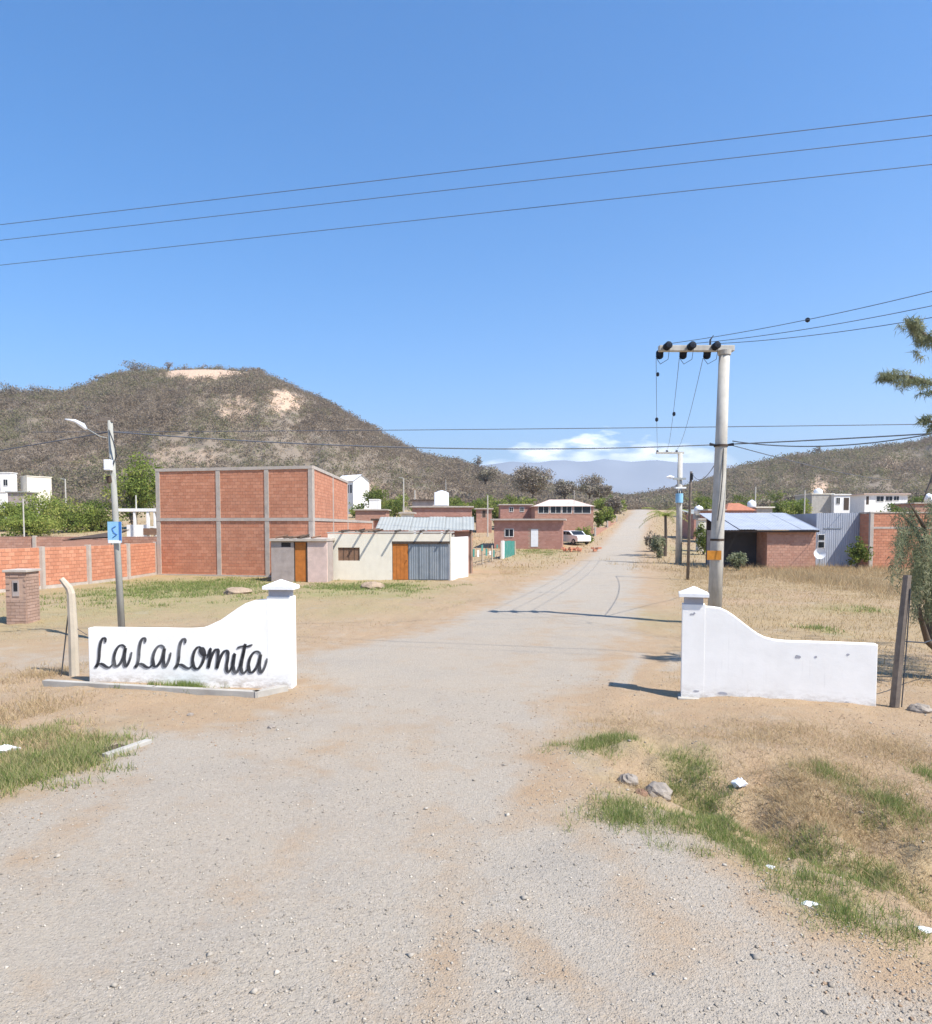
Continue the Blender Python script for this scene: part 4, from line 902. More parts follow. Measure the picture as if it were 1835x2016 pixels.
# porch left of the block
PO = thing('white_porch', 'open white porch frame just left of the tall brick block', 'porch', (xat(232, 58), 58, Hs(xat(232, 58), 58)))
zb = PO.location.z
def pp(px): return xat(px, 58)-xat(232, 58)
MB().box(pp(232), pp(316), 0, 3, zat(1007, 58)-zb, zat(1001, 58)-zb).build('roof_slab', M['whitehouse'], PO)
for a, b_ in ((262, 266), (288, 293), (302, 305)): MB().box(pp(a), pp(b_), .05, .25, -1, zat(1007, 58)-zb-.002).build('post', M['whitehouse'], PO)
MB().box(pp(246), pp(290), .3, .5, -1, zat(1033, 58)-zb).build('low_wall', M['whitehouse'], PO)
MB().box(pp(290), pp(318), 1.2, 1.4, -1, zat(1008, 58)-zb).build('rear_wall', M['darkwood'], PO)
MB().box(pp(285), pp(316), -.3, -.1, zat(1053, 58)-zb, zat(1040, 58)-zb).build('balcony_front', M['brownboard'], PO)
MB().box(pp(296), pp(316), -.33, -.27, zat(1039, 58)-zb, zat(1036, 58)-zb).build('balcony_rail', M['whitehouse'], PO)
# roof edge behind perimeter wall
t = thing('lean_to_shed', 'low dark lean-to roof with pale edge behind the perimeter wall', 'shed', (xat(120, 43), 43, 0))
wpp = lambda px: xat(px, 43)-xat(120, 43)
m = MB(); m.poly([(wpp(120), 0, zat(1062, 43)), (wpp(215), 0, zat(1057, 43)), (wpp(222), 2.2, zat(1042, 43)), (wpp(150), 2.2, zat(1056, 43))]); m.poly([(wpp(120), 0, zat(1064, 43)), (wpp(150), 2.2, zat(1058, 43)), (wpp(222), 2.2, zat(1044, 43)), (wpp(215), 0, zat(1059, 43))]); m.build('roof', M['darkwood'], t)
MB().box(wpp(122), wpp(216), .02, .1, -.1, zat(1063, 43)).build('wall', M['brickpink'], t)

# ================================================================== right-hand side
t = thing('zinc_shed', 'long low shed with blue-grey zinc roof, dark open bay and brick room', 'shed', (0, 0, 0)); ZS = t
X0, X1, X2 = xat(1422, 46.5), xat(1511, 46), xat(1607, 46)
ev, rg = zat(1043, 46), zat(1010, 50.5); zg = Hs(19, 47)
MB().box(X1, X2, 46, 50.2, -.3, ev-.1).build('brick_room', M['mortar'], t); bricks(t, X1, X2, 0, ev-.11, M['brickpink'], y=46.); bricks(t, 46, 50.2, 0, ev-.11, M['brickpink'], y=X1, face='left')
roof_sheets(t, X0-.2, X2+.1, 45.6, ev, 50.6, rg, M['bluezinc'])
MB().box(X0, X1-.01, 49.4, 49.6, -.3, rg-.4).build('rear_wall', M['darkwood'], t)
MB().box(X0, X0+.15, 46.5, 49.4, -.3, ev-.05).build('end_wall', M['greyplaster'], t)
MB().box(X0-.2, X2+.05, 45.65, 45.78, ev-.15, ev-.035).build('fascia', M['darkwood'], t)
MB().box(X0+.17, X1-.02, 47.6, 47.75, -.2, 2.75).build('shade_tone_wall', M['shadedbrick'], t)  # wall of the bay, its shade painted in by the brick colour
XM = xat(1607, 47.7); XB = 26.3
t = thing('metal_building', 'blue-grey sheet metal building between the brick room and the right brick building', 'building', (XM, 47.7, 0))
hm = zat(1010, 47.7); n = int((XB+.2-XM)/.45)+1; wd = (XB+.2-XM)/n
MB().box(0, XB+.2-XM, .03, 4, -.3, hm-.03).build('frame', M['bluezinc'], t)
for i in range(n):
    m = MB(); a = i*wd; k = 6
    for j in range(k):
        xa, xb = a+.004+(wd-.008)*j/k, a+.004+(wd-.008)*(j+1)/k; ya, yb = (0, .022) if j % 2 else (.022, 0); m.poly([(xa, ya, -.2), (xb, yb, -.2), (xb, yb, hm), (xa, ya, hm)])
    m.build('metal_sheet', M['bluezinc'], t)
MB().box(.5, 1.7, -.02, -.005, zat(1041, 47.7), zat(1039.5, 47.7)).build('seam', M['gate'], t)
for a, b_ in ((1052, 1064), (1066, 1079)):
    f = MB().box(.12, .58, -.03, -.002, zat(b_, 47.7), zat(a, 47.7)).build('window', M['whitehouse'], t); MB().box(.15, .55, -.036, -.031, zat(b_, 47.7)+.03, zat(a, 47.7)-.03).build('pane', M['glass'], f)
hB = zat(1011, 46.3)
t = thing('brick_building', 'orange brick building with pale corner column at the right, behind the tree', 'building', (XB, 46.3, 0), math.radians(-3))
MB().box(0, 9, 0, 1.38, -.3, hB).build('wall', M['mortar'], t); MB().box(.3, 9, 1.4, 7, -.3, hB-.05).build('rear_wall', M['mortar'], t)
bricks(t, .1, 9, 0, hB, M['brick'], bh=.18, bw=.3); bricks(t, 0, 1.38, 0, hB, M['brick'], face='left', y=0, bh=.18, bw=.3)
for x in (0, 4.4, 8.8): MB().box(x-.03, x+.19, -.04, .15, -.3, hB+.02).build('column', M['frameconc'], t)
MB().box(.2, 9, -.03, .1, zat(1041, 46.3), zat(1037, 46.3)).build('beam', M['frameconc'], t); MB().box(-.05, 9, -.05, 1.42, hB+.021, hB+.1).build('roof_beam', M['frameconc'], t)
# satellite dish
dx, dy = xat(1616, 45.3), 45.3; dz = zat(1090, dy)
t = thing('satellite_dish', 'white satellite dish at the foot of the metal building', 'satellite dish', (dx, dy, Hs(dx, dy)))
m = MB(); zz = dz-Hs(dx, dy); rings = [(.05, .02), (.2, -.01), (.34, -.07)]
m.tube([(0, .05, zz), (-.02, .0, zz+.01), (-.04, -.07, zz+.02)], [.05, .22, .36], 18, caps=False).build('dish', M['plastic'], t, smooth=True)
MB().tube([(0, .06, -.1), (0, .06, zz)], .03, 6).build('mast', M['zinc'], t); MB().tube([(0, 0, zz), (-.2, -.35, zz)], .015, 5).build('feed_arm', M['zinc'], t)

house('grey_house', 'pale grey house with dark doorway and round rooftop tank on the right', 1597, 1640, 118, 972, 6, mat='concrete', brick=False, over=.1, roofm='paleplaster')
house('white_annex', 'whitewashed annex joined right of the pale grey house', 1641, 1672, 117, 973, 5, mat='whitehouse', brick=False, over=.15, roofm='whitehouse', wins=[(1645,980,1652,992)], doors=[(1660,980,1670,1004,'darkwood')])
def roundtank(label, px, py, Y, r=.7, h=1.2, name='water_tank', zb=None):
    z = zat(py, Y) if zb is None else zb; t = thing(name, label, 'water tank', (xat(px, Y), Y, z-h))
    MB().tube([(0, 0, 0), (0, 0, h*.7), (0, 0, h*.9), (0, 0, h)], [r, r, r*.7, r*.25], 14).build('tank_body', M['plastic'], t, smooth=True)
    MB().tube([(0, 0, h), (0, 0, h+.08)], [r*.25, r*.2], 10).build('lid', M['plastic'], t)
    MB().box(-r, r, -r, r, -.6, -.001).build('stand', M['concrete'], t)
roundtank('round white water tank on the pale grey house', 1609, 962, 120)
roundtank('small white water tank at the far right near the tree', 1826, 972, 120, .6, 1.4)
roundtank('small white water tank left of the tall utility pole, on a low roof', 1375, 996, 82, .5, .9)
roundtank('grey tank on a stand behind the shed roof', 1479, 985, 100, .6, 1.3)
house('white_house', 'long white house with pink roof edge and dark window strip on the right', 1701, 1785, 125, 972, 7, mat='whitehouse', brick=False, over=.4, roofm='pinkplaster', wins=[(1724,977,1738,987),(1742,977,1755,986),(1758,977,1768,985)], doors=[(1704,977,1709,993,'darkwood')])
house('brick_house', 'brick house with terracotta roof behind the long shed', 1432, 1484, 92, 1003, 5, mat='brickred', roof='hip', roofm='redtile')
house('grey_shed', 'low grey shed right of the terracotta roof', 1489, 1520, 95, 998, 4, mat='concrete', brick=False, cat='shed', roofm='paleplaster')
house('brown_house', 'dark brick house with pale sloping roof left of the tall pole', 1366, 1398, 84, 1010, 5, mat='brickred', roof='shed', roofm='zinc')
house('brick_hut', 'small brick hut immediately left of the tall pole', 1396, 1424, 78, 1003, 3, mat='brickpink', cat='shed')
house('low_wall_house', 'pale flat porch roof left of the tall pole', 1376, 1412, 66, 1021, .8, mat='paleplaster', brick=False, cat='porch', over=.1)
house('brick_house', 'low pink brick house at the right edge past the white houses', 1800, 1900, 105, 990, 6, mat='brickpink')

# distant thin poles
for px, yt, yb_, Y, lb, arm in ((795, 941, 985, 120, 'thin pale pole with short arm above the lean-to roof', 1), (960, 975, 1020, 88, 'thin pale pole behind the flat-roofed brick house', 0), (131, 943, 975, 150, 'short pale pole on the far left slope', 1),
        (1486, 958, 990, 110, 'thin pale pole behind the terracotta roof', 0), (1583, 965, 1008, 100, 'thin pale pole left of the pale grey house', 0), (1130, 965, 1010, 96, 'thin antenna mast over the hipped roof house', 0), (817, 965, 1000, 100, 'thin pole left of the dark lean-to room', 0),
        (878, 944, 967, 84, 'thin antenna above the white rooftop tank', 0), (47, 982, 1045, 70, 'thin pole rising behind the left perimeter wall', 0), (269, 975, 1004, 60, 'short pole on the porch roof', 0)):
    x = xat(px, Y); z = min(Hs(x, Y), zat(yb_, Y)); t = thing('thin_pole', lb, 'pole', (x, Y, z)); r = 1.5/F*Y if px not in (878, 1130) else .6/F*Y
    MB().tube([(0, 0, -.2), (0, 0, zat(yt, Y)-z)], [r, r*.8], 7).build('shaft', M['poleconc'], t)
    if arm: MB().tube([(0, 0, zat(yt+1, Y)-z), (-9/F*Y, 0, zat(yt-1, Y)-z)], r*.5, 5).build('arm', M['zinc'], t)

# ------------------------------------------------------------------ car
CY = 76.; cx0 = xat(1107, CY); cw_ = 1.75
CR = thing('parked_car', 'small white car parked between the brick house and the round bush', 'car', (cx0+1.2, CY, Hs(cx0+1.2, CY)), math.radians(118))
prof = [(-1.9, .35), (-1.92, .75), (-1.75, .95), (-1.0, 1.02), (-.45, 1.42), (.9, 1.46), (1.55, 1.1), (1.85, .95), (1.9, .4), (1.5, .28), (-1.5, .28)]
MB().extrude(prof, -cw_/2, cw_/2).build('body', M['carwhite'], CR, bevel=.04)
for s in (-1, 1):
    m = MB(); y = s*(cw_/2+.004); m.poly([(-.85, y, 1.03), (-.42, y, 1.36), (.1, y, 1.38), (.1, y, 1.03)]); m.poly([(.18, y, 1.03), (.18, y, 1.38), (.85, y, 1.38), (1.3, y, 1.08)]); m.build('side_window', M['glass'], CR)
    for x in (-1.2, 1.2):
        wh = MB().tube([(x, s*(cw_/2-.12), .31), (x, s*(cw_/2+.03), .31)], .31, 16).build('wheel', M['tyre'], CR); MB().tube([(x, s*(cw_/2+.031), .31), (x, s*(cw_/2+.04), .31)], .18, 12).build('rim', M['zinc'], wh)
    MB().box(-1.935, -1.92, s*.62-.15, s*.62+.15, .6, .75).build('headlight', M['plastic'], CR)
m = MB(); m.poly([(-1.02, -.75, 1.045), (-1.02, .75, 1.045), (-.5, .7, 1.42), (-.5, -.7, 1.42)]); m.build('windscreen', M['glass'], CR)
m = MB(); m.poly([(1.56, -.72, 1.12), (1.56, .72, 1.12), (.96, .68, 1.46), (.96, -.68, 1.46)]); m.build('rear_window', M['glass'], CR)

# brick pile in front of it
t = thing('brick_pile', 'small pile of loose orange bricks by the parked car', 'bricks', (xat(1165-20, 66), 66, Hs(xat(1145, 66), 66)))
for i in range(26): 
    m = MB(); q = Matrix.Translation((random.gauss(-.3, 1.1), random.gauss(0, .4), random.random()*.28)) @ Matrix.Rotation(random.random()*3, 4, 'Z'); m.box(-.16, .16, -.09, .09, 0, .18, random.random(), M=q).build('brick', M['brick'], t)

# ------------------------------------------------------------------ vegetation: trees and bushes
treepx('green_tree', 'broad bright green tree rising left of the tall brick block', 268, 896, 105, 145, M['leafbright'], n=5200, leaf=.34, clumps=40, crown_lo=.1)
for i, (px, yt, Y, wd, lb) in enumerate([(20, 972, 100, 120, 'leftmost dusty green bush below the white tower'), (88, 952, 105, 120, 'tall dusty green bush before the cream house'), (140, 970, 98, 110, 'green bush right of the cream house'), (195, 972, 102, 100, 'green bush just left of the lamp pole'), (50, 1000, 88, 130, 'low bush in the dry field behind the perimeter wall')]):
    treepx('green_bush', lb, px, yt, Y, wd, M['leafbright'] if i != 3 else M['leafgreen'], n=5200, leaf=.22, clumps=44, crown_lo=.02, cat='bush')
treepx('round_bush', 'round green and yellow bush beside the parked car', 1149, 1030, 78, 46, M['leafbright'], n=2400, leaf=.16, clumps=26, crown_lo=.08, cat='bush')
for px, yt, Y, wd, mt, lb, n in [(738, 952, 150, 60, 'leafgreen', 'green tree right of the two-storey white house', 1800), (775, 978, 128, 45, 'leafgreen', 'small green bush under the thin pale pole', 1000), (935, 978, 125, 60, 'leafgreen', 'green trees patch behind the water tank roof', 1600), (905, 984, 120, 40, 'leafbright', 'yellow green bush right of the white rooftop tank', 900), (985, 990, 110, 60, 'leafgreen', 'dark green hedge behind the flat-roofed brick house', 1500),
        (1195, 992, 115, 34, 'leafbright', 'yellow green shrub right of the hipped roof house', 1100), (1210, 975, 150, 44, 'twig', 'leafless shrub by the roadside near the crest', 1400), (1180, 1002, 104, 26, 'leafgreen', 'small shrub touching the hipped roof house', 700),
        (1572, 976, 112, 70, 'leafbright', 'leafy green tree behind the zinc shed roof', 2400), (1530, 984, 108, 60, 'leafgreen', 'darker green tree left of the leafy one behind the shed', 1700), (1455, 980, 118, 70, 'leafgreen', 'green tree just right of the tall utility pole top wires', 1500), (1390, 985, 112, 40, 'leafgreen', 'small green tree left of the tall pole', 900), (1690, 975, 135, 60, 'twig', 'brown leafless tree between the two pale houses', 1500), (1770, 990, 100, 110, 'leafgreen', 'dark hedge at the foot of the long white house', 2200),
        (1385, 1026, 62, 40, 'leafgreen', 'dense shrub under the pale porch roof', 900), (1690, 1060, 45, 50, 'leafgreen', 'small green shrub at the shaded metal wall', 1000), (1452, 1083, 44, 40, 'leafdusty', 'dusty shrub before the dark open bay', 900), (1265, 1030, 80, 1, 'twig', '', 0)]:
    if n: treepx('green_tree' if mt != 'twig' else 'bare_tree', lb, px, yt, Y, wd, M[mt], n=int(n*1.6), leaf=.0017*Y+.04, clumps=26, crown_lo=.0)
treepx('bare_tree', 'big round leafless tree on the skyline above the brick houses', 1048, 914, 210, 96, M['twig'], n=9000, leaf=.36, clumps=70, crown_lo=.0, zb=11, tw=20)
treepx('bare_tree', 'leafless tree with arched top, rightmost on the skyline', 1160, 931, 215, 66, M['twig'], n=3800, leaf=.32, clumps=44, crown_lo=.1, zb=11, tw=20)
treepx('bare_tree', 'small dark leafless tree between the two skyline trees', 1112, 938, 225, 60, M['twig'], n=3800, leaf=.34, clumps=36, crown_lo=.0, zb=11, tw=12)
treepx('bare_tree', 'low leafless tree sloping down towards the street end', 1180, 950, 205, 56, M['twig'], n=3400, leaf=.34, clumps=36, crown_lo=.1, zb=10, tw=12)
treepx('bare_tree', 'leafless tree left of the big round skyline tree', 955, 912, 260, 70, M['twig'], n=3400, leaf=.38, clumps=36, crown_lo=.0, zb=18, tw=12)
for px, yt, Y, wd, lb, n in [(275, 706, 418, 66, 'wide see-through tree on the hill crest left of the cliff', 900), (338, 708, 416, 22, 'tiny bare tree on the hill crest beside the cliff', 200), (30, 752, 400, 70, 'airy leafless tree on the far left crest', 700), (90, 757, 405, 60, 'second airy tree on the left crest', 600), (-10, 760, 395, 60, 'airy tree cut by the left picture edge', 500), (510, 724, 416, 40, 'dark tree on the crest right of the cliff', 900), (215, 735, 412, 55, 'bushy tree on the left shoulder of the hill', 900),
        (413, 880, 330, 30, 'single dark green tree low on the hillside', 900), (1605, 878, 424, 34, 'small bare tree on the right hill crest', 400), (1740, 868, 424, 60, 'wide low bare tree on the right hill crest', 500), (940, 895, 400, 30, 'small tree on the falling ridge of the left hill', 400)]:
    u = (px-CX)/F; el = (eL if px < 1200 else eR)(np.array([u]), np.array([float(Y)]))[0]
    treepx('bare_tree' if px != 413 else 'green_tree', lb, px, yt, Y, wd, M['twig'] if px != 413 else M['leafgreen'], n=n, leaf=.55, clumps=24, crown_lo=.25, zb=CAMH+Y*el-1, tw=10)
for i in range(16):
    px = (705, 733, 762, 790, 905, 932, 958, 985, 1008, 1030, 830, 1200, 1183, 650, 880, 1215)[i]; Y = 150+(i*37 % 60); x_ = xat(px, Y)
    tree('foothill_tree', 'small foothill tree '+['behind the tall block roof, nearest the two-storey white house', 'right of the two-storey white house', 'above the cream shed', 'right of the thin pale pole', 'right of the white rooftop tank', 'above the brick house roof with the tank', 'left of the second thin pole', 'above the flat-roofed brick house', 'behind the flat-roofed house, near its right end', 'left of the hipped roof house', 'above the dark lean-to room', 'between the hipped roof house and the road', 'directly over the right end of the hipped roof', 'beside the top right corner of the tall block', 'just behind the white rooftop tank', 'closest to the road crest on the left side'][i], x_, Y, 3.2+(i*13 % 5)*.5, 2.6+(i*7 % 4)*.5, M['leafgreen' if i % 3 else 'leafbright'], n=900, leaf=.34, clumps=22, crown_lo=.0, group='trees at the foot of the left hill')
for i in range(13):
    px = (1445, 1470, 1500, 1525, 1550, 1585, 1640, 1680, 1795, 1820, 1420, 1375, 1350)[i]; Y = 150+(i*41 % 70); x_ = xat(px, Y)
    tree('foothill_tree', 'small foothill tree '+['just right of the tall pole', 'above the terracotta roof', 'right of the terracotta roof', 'above the middle of the zinc roof', 'above the right part of the zinc roof', 'left of the pale grey house', 'behind the whitewashed annex', 'between the annex and the long white house', 'right of the long white house', 'at the far right behind the weeping tree', 'hidden partly by the tall pole', 'left of the tall pole over the sloping roof', 'right of the distant pole'][i], x_, Y, 3.4+(i*13 % 5)*.5, 3.0+(i*7 % 4)*.5, M['leafgreen' if i % 2 else 'twig'], n=900, leaf=.34, clumps=22, crown_lo=.0, group='trees at the foot of the right hill')
# palm
pX, pY = xat(1310, 60), 60.; PT = thing('palm_tree', 'young palm with arching green fronds left of the distant pole', 'palm', (pX, pY, Hs(pX, pY)))
hp = zat(1015, pY)-PT.location.z; MB().tube([(0, 0, -.2), (.05, 0, hp*.5), (0, 0, hp)], [.16, .13, .11], 8).build('trunk', M['bark'], PT)
for k in range(13):
    a = k*2.4; m = MB(); ln = 1.9+.4*random.random(); lift = .3+random.random()*.9; prev = None; sp = []
    for j in range(9): q = j/8; sp.append(Vector((math.cos(a)*ln*q, math.sin(a)*ln*q, hp+lift*1.6*q-1.5*q*q*(1.2-lift*.4))))
    for j in range(1, 9):
        d = (sp[j]-sp[j-1]).normalized(); s_ = Vector((-math.sin(a), math.cos(a), 0)); lw = .42*math.sin(min(1, j/8+.1)*math.pi*.9)+.08
        for sgn in (-1, 1):
            for f_ in (0, .5): p_ = sp[j-1].lerp(sp[j], f_); m.poly([p_, p_+d*.09, p_+s_*sgn*lw+d*.18-Vector((0, 0, .14))], random.random())
    m.build('frond', M['leafbright'], PT)
# shrubs under the palm
treepx('dry_bush', 'grey dry bush left of the palm by the road', 1287, 1030, 66, 38, M['twig'], n=900, leaf=.16, clumps=14, crown_lo=.02, cat='bush')
treepx('dry_bush', 'low dusty bush at the roadside below the palm', 1300, 1040, 58, 34, M['leafdusty'], n=700, leaf=.15, clumps=12, crown_lo=.02, cat='bush')

# pepper tree at the right edge, weeping foliage
tX, tY = 8.9, 12.9; PTr = thing('weeping_tree', 'weeping feathery tree cut by the right edge of the picture', 'tree', (tX, tY, Hs(tX, tY)))
def T(px, py, Y=12.6): a = P(px, py, Y); return Vector((a[0]-tX, a[1]-tY, a[2]-PTr.location.z))
m = MB(); m.tube([(0, 0, -.2), T(1862, 1290, 12.9), T(1835, 1225, 12.9), T(1845, 1120, 12.9), T(1880, 950, 12.9), T(1900, 760, 12.9), T(1890, 600, 12.9)], [.19, .16, .14, .13, .11, .07, .03], 9)
m.tube([T(1862, 1290, 12.9), T(1826, 1262, 12.7), T(1812, 1215, 12.5), T(1808, 1190, 12.4)], [.09, .06, .045, .03], 6)
limbs = [[T(1845,1120,12.9),T(1815,1030,12.6),T(1790,990,12.4)],[T(1880,950),T(1840,930),T(1815,990)],[T(1890,700),T(1860,690),T(1815,655),T(1783,638)],[T(1895,790),T(1850,760),T(1790,742),T(1748,738)],
         [T(1890,860),T(1850,835),T(1812,825)],[T(1900,760),T(2000,640),T(2060,600)],[T(1890,600),T(1920,520),T(1960,470)],[T(1880,900),T(2000,820,13.5),T(2080,800,14)],[T(1880,950,12.9),T(1930,880,14),T(1960,860,15)],[T(1845,1120,12.9),T(1800,1040,13.2),T(1772,1010,13.5)]]
for l in limbs: m.tube(l, [.06]+[.035]*(len(l)-2)+[.008], 5, caps=False)
m.build('trunk', M['bark'], PTr, smooth=True)
V_, Fv, Tt = [], [], []
def strand(p, ln, dirx, dens, spread, drop=1.):
    p = np.array(p); n = int(ln*dens); d = np.array([dirx[0], dirx[1], dirx[2]], float); tn = random.random()*.8
    for k in range(n):
        q = k/n; pos = p+d*ln*q+np.array([0, 0, -drop*ln*q*q]); j = RNG.normal(size=3)*spread*(1-.5*q)
        c0 = pos+j; a = RNG.normal(size=3); a[2] -= 1.0; a /= np.linalg.norm(a); b = np.cross(a, RNG.normal(size=3)); b /= np.linalg.norm(b)
        s = .034+.034*random.random(); V_.extend([c0-b*s*.12, c0+b*s*.12, c0+a*s*2.1]); Tt.extend([min(1, max(0, tn+random.gauss(0, .15)))]*3)
# upper sprays
for k in range(26): f_ = random.random()**.7; a = limbs[2][1].lerp(limbs[2][-1], f_); strand(a+Vector((random.gauss(0, .08), random.gauss(0, .12), random.gauss(0, .13*(1.15-f_)))), .42*(1.2-f_*.6), (-.45, -.1, .55), 230, .034, .25)
for k in range(26): f_ = random.random()**.8; a = limbs[3][1].lerp(limbs[3][-1], f_); strand(a+Vector((0, random.gauss(0, .1), random.gauss(0, .06*(1.15-f_)))), .34*(1.2-f_*.5), (-.8, 0, random.gauss(.05, .2)), 230, .03, .2)
for k in range(10): a = limbs[4][1].lerp(limbs[4][-1], random.random()); strand(a+Vector((0, 0, random.gauss(0, .05))), .3, (-.4, 0, -.05), 170, .025, .3)
# weeping mass low
for k in range(120):
    px = 1757+random.random()**.8*260; top = 985+random.random()*110+max(0, (1800-px))*.6; Y = 12.0+random.random()*2.2
    lnx = (.35+random.random()*.75)*(.55 if px < 1775 else 1.1); strand(T(px, top, Y), lnx, (-.12+random.gauss(0, .1), 0, -.25), 210, .055, .85)
for k in range(34):
    px = 1795+random.random()*55; strand(T(px, 1075+random.random()*70, 12.2+random.random()*.6), .5+random.random()*.55, (0, 0, -.4), 150, .05, .75)
for k in range(120):
    px = 1850+random.random()*330; strand(T(px, 560+random.random()*430, 12+random.random()*3), .6+random.random()*.7, (random.gauss(0, .3), random.gauss(0, .2), -.2), 110, .07, .8)
npmesh('crown', np.array(V_), np.arange(len(V_)).reshape(-1, 3), M['leafdusty'], tint=np.array(Tt), parent=PTr)
print('weep tris', len(V_)//3)

# ------------------------------------------------------------------ grass, weeds, gravel
def blades(name, label, x, y, hgt, wid, mat, cat='grass', lean=.5, tint=None, zoff=0, col=1):
    n = len(x); z = H(x, y)-.01; a = RNG.random(n)*6.283; ln = lean*hgt*RNG.random(n)
    la = RNG.random(n)*6.283; wx_, wy_ = np.cos(a)*wid/2, np.sin(a)*wid/2
    v = np.stack([np.stack([x-wx_, y-wy_, z], 1), np.stack([x+wx_, y+wy_, z], 1), np.stack([x+np.cos(la)*ln, y+np.sin(la)*ln, z+hgt], 1)], 1).reshape(-1, 3)
    tt = np.repeat(tint if tint is not None else RNG.random(n)*.9, 3)
    return tag(npmesh(name, v, np.arange(3*n).reshape(-1, 3), mat, tint=tt), label, cat, kind='stuff')
def tufts(cx_, cy_, r, k, per):
    a = RNG.random((k, 1))*6.28; return None
def patch(plist, dens, tuft=.10, per=26):
    X, Y_ = [], []
    for px0, py0, px1, py1, k in plist:
        a = G(px0, (py0+py1)/2); b = G(px1, (py0+py1)/2); cx_, cy_ = (a[0]+b[0])/2, (a[1]+b[1])/2; rx_ = abs(b[0]-a[0])/2; ry_ = abs(Yat(py0)-Yat(py1))/2
        n = max(2, int(dens*k*rx_*ry_*3.14)); q = RNG.normal(size=(n, 2))*.48; tx_ = np.repeat(cx_+q[:, 0]*rx_, per); ty_ = np.repeat(cy_+q[:, 1]*ry_, per)
        X.append(tx_+RNG.normal(size=n*per)*tuft); Y_.append(ty_+RNG.normal(size=n*per)*tuft)
    return np.concatenate(X), np.concatenate(Y_)
NEAR = [(1110,1455,1270,1490,1),(1140,1565,1330,1640,1.1),(1310,1480,1420,1570,1.2),(1440,1640,1520,1720,1.2),(1600,1650,1800,1725,1.3),(1550,1745,1740,1830,1.1),(1580,1510,1670,1545,1),(1330,1590,1480,1660,.8),
        (1480,1600,1640,1660,.6),(1640,1540,1835,1620,.45),(1700,1800,1835,1880,.7),(1810,1500,1870,1560,1),(1660,1730,1730,1760,1),(1340,1665,1385,1690,.8),(1290,1660,1330,1678,.8),(1560,1705,1630,1750,1.2)]
x, y = patch([(a, b, c_, d_, k) for a, b, c_, d_, k in NEAR]+[(1380,1560,1470,1640,.7),(1700,1560,1835,1610,.8),(1330,1610,1450,1660,.9),(1560,1620,1640,1680,.8),(1700,1700,1835,1740,.4),(1500,1740,1560,1770,.8)], 115, .065, 38); blades('green_grass', 'bright green grass tufts in the ditch on the right', x, y, .02+.095*RNG.random(len(x)), .0065, M['grass'], lean=1.0, tint=RNG.random(len(x))*1.1)
x, y = patch([(-60,1440,200,1560,1),(0,1425,120,1470,.9),(100,1470,210,1520,1.5),(-30,1500,110,1560,1.2)], 90, .07, 30); blades('green_grass', 'green grass on the verge at the left edge', x, y, .04+.10*RNG.random(len(x)), .011, M['grass'], lean=1.1, tint=RNG.random(len(x))*1.6)
x, y = patch([(330,1345,400,1356,2.5),(255,1342,460,1358,.7)], 60, .05, 24); blades('green_grass', 'weeds growing at the foot of the lettered wall', x, y-.05, .04+.10*RNG.random(len(x)), .012, M['grass'], lean=.8)
x, y = patch([(180,1135,540,1185,1.2),(330,1140,540,1160,1.2),(560,1146,870,1170,1.2),(1000,1085,1110,1100,.5),(1620,1196,1760,1208,.7),(1590,1230,1650,1252,1.6)], 4.0, .22, 26); blades('green_grass', 'green grass growing before the brick block and the cream house', x, y, .05+.10*RNG.random(len(x)), .03, M['grass'], lean=.9, tint=RNG.random(len(x))*1.1)
# dry stubble over the fields
def field(n, x0, x1, y0, y1, thr, seed):
    x = RNG.uniform(x0, x1, n); y = RNG.uniform(y0, y1, n); s = sdist(x, y); k = (-s-.25 > 1.6*RNG.random(n)**1.5) & (fbm(x*.5, y*.5, seed, 4) > thr-.25+.5*RNG.random(n)*.9); return x[k], y[k]
x, y = field(190000, 2.0, 36, 12.2, 48, .38, 14); blades('dry_grass', 'golden dry grass in the field on the right', x, y, (.03+.13*RNG.random(len(x))**3)*sstep(-.2, -3.5, sdist(x, y))+.008, .018, M['straw'], lean=1.)
x, y = field(60000, -20, 3, 14, 42, .47, 15); blades('dry_grass', 'short dry grass on the empty lot on the left', x, y, .015+.04*RNG.random(len(x)), .018, M['straw'], lean=1.5, tint=RNG.random(len(x))*1.0)
x, y = field(200000, -1, 9.5, 4.2, 13, .36, 16); blades('dry_grass', 'dry straw litter along the right verge', x, y, .006+.035*RNG.random(len(x))**2, .0055, M['straw'], lean=2.5)
x, y = field(20000, -9, -2.5, 8, 13, .47, 18); blades('dry_grass', 'dry straw litter along the left verge', x, y, .01+.04*RNG.random(len(x)), .008, M['straw'], lean=2.)
x, y = field(60000, -60, 60, 46, 150, .42, 19); blades('dry_grass', 'distant dry grass on the slopes behind the houses', x, y, .06+.28*RNG.random(len(x))**2, .08, M['straw'], lean=1.)
x, y = patch([(1400,1470,1900,1660,1.3),(1230,1500,1330,1560,1.4),(1480,1560,1750,1660,1.3),(1350,1420,1700,1480,.9),(1650,1440,1900,1520,1.1),(1130,1400,1350,1460,.4),(1700,1640,1900,1800,.9),(1480,1520,1650,1600,1.2)], 95, .14, 26); blades('brown_weeds', 'tangled brown dead weeds filling the ditch on the right', x, y, .012+.10*RNG.random(len(x))**1.8, .006, M['brownweed'], 'weeds', lean=2.2)
x, y = patch([(1400,1098,1900,1150,1),(1540,1110,1720,1180,2.0),(1300,1110,1500,1150,.5)], 1.6, .35, 34); blades('brown_weeds', 'tall brown dead weeds before the zinc shed', x, y, .06+.42*RNG.random(len(x))**1.8, .022, M['brownweed'], 'weeds', lean=1.1)
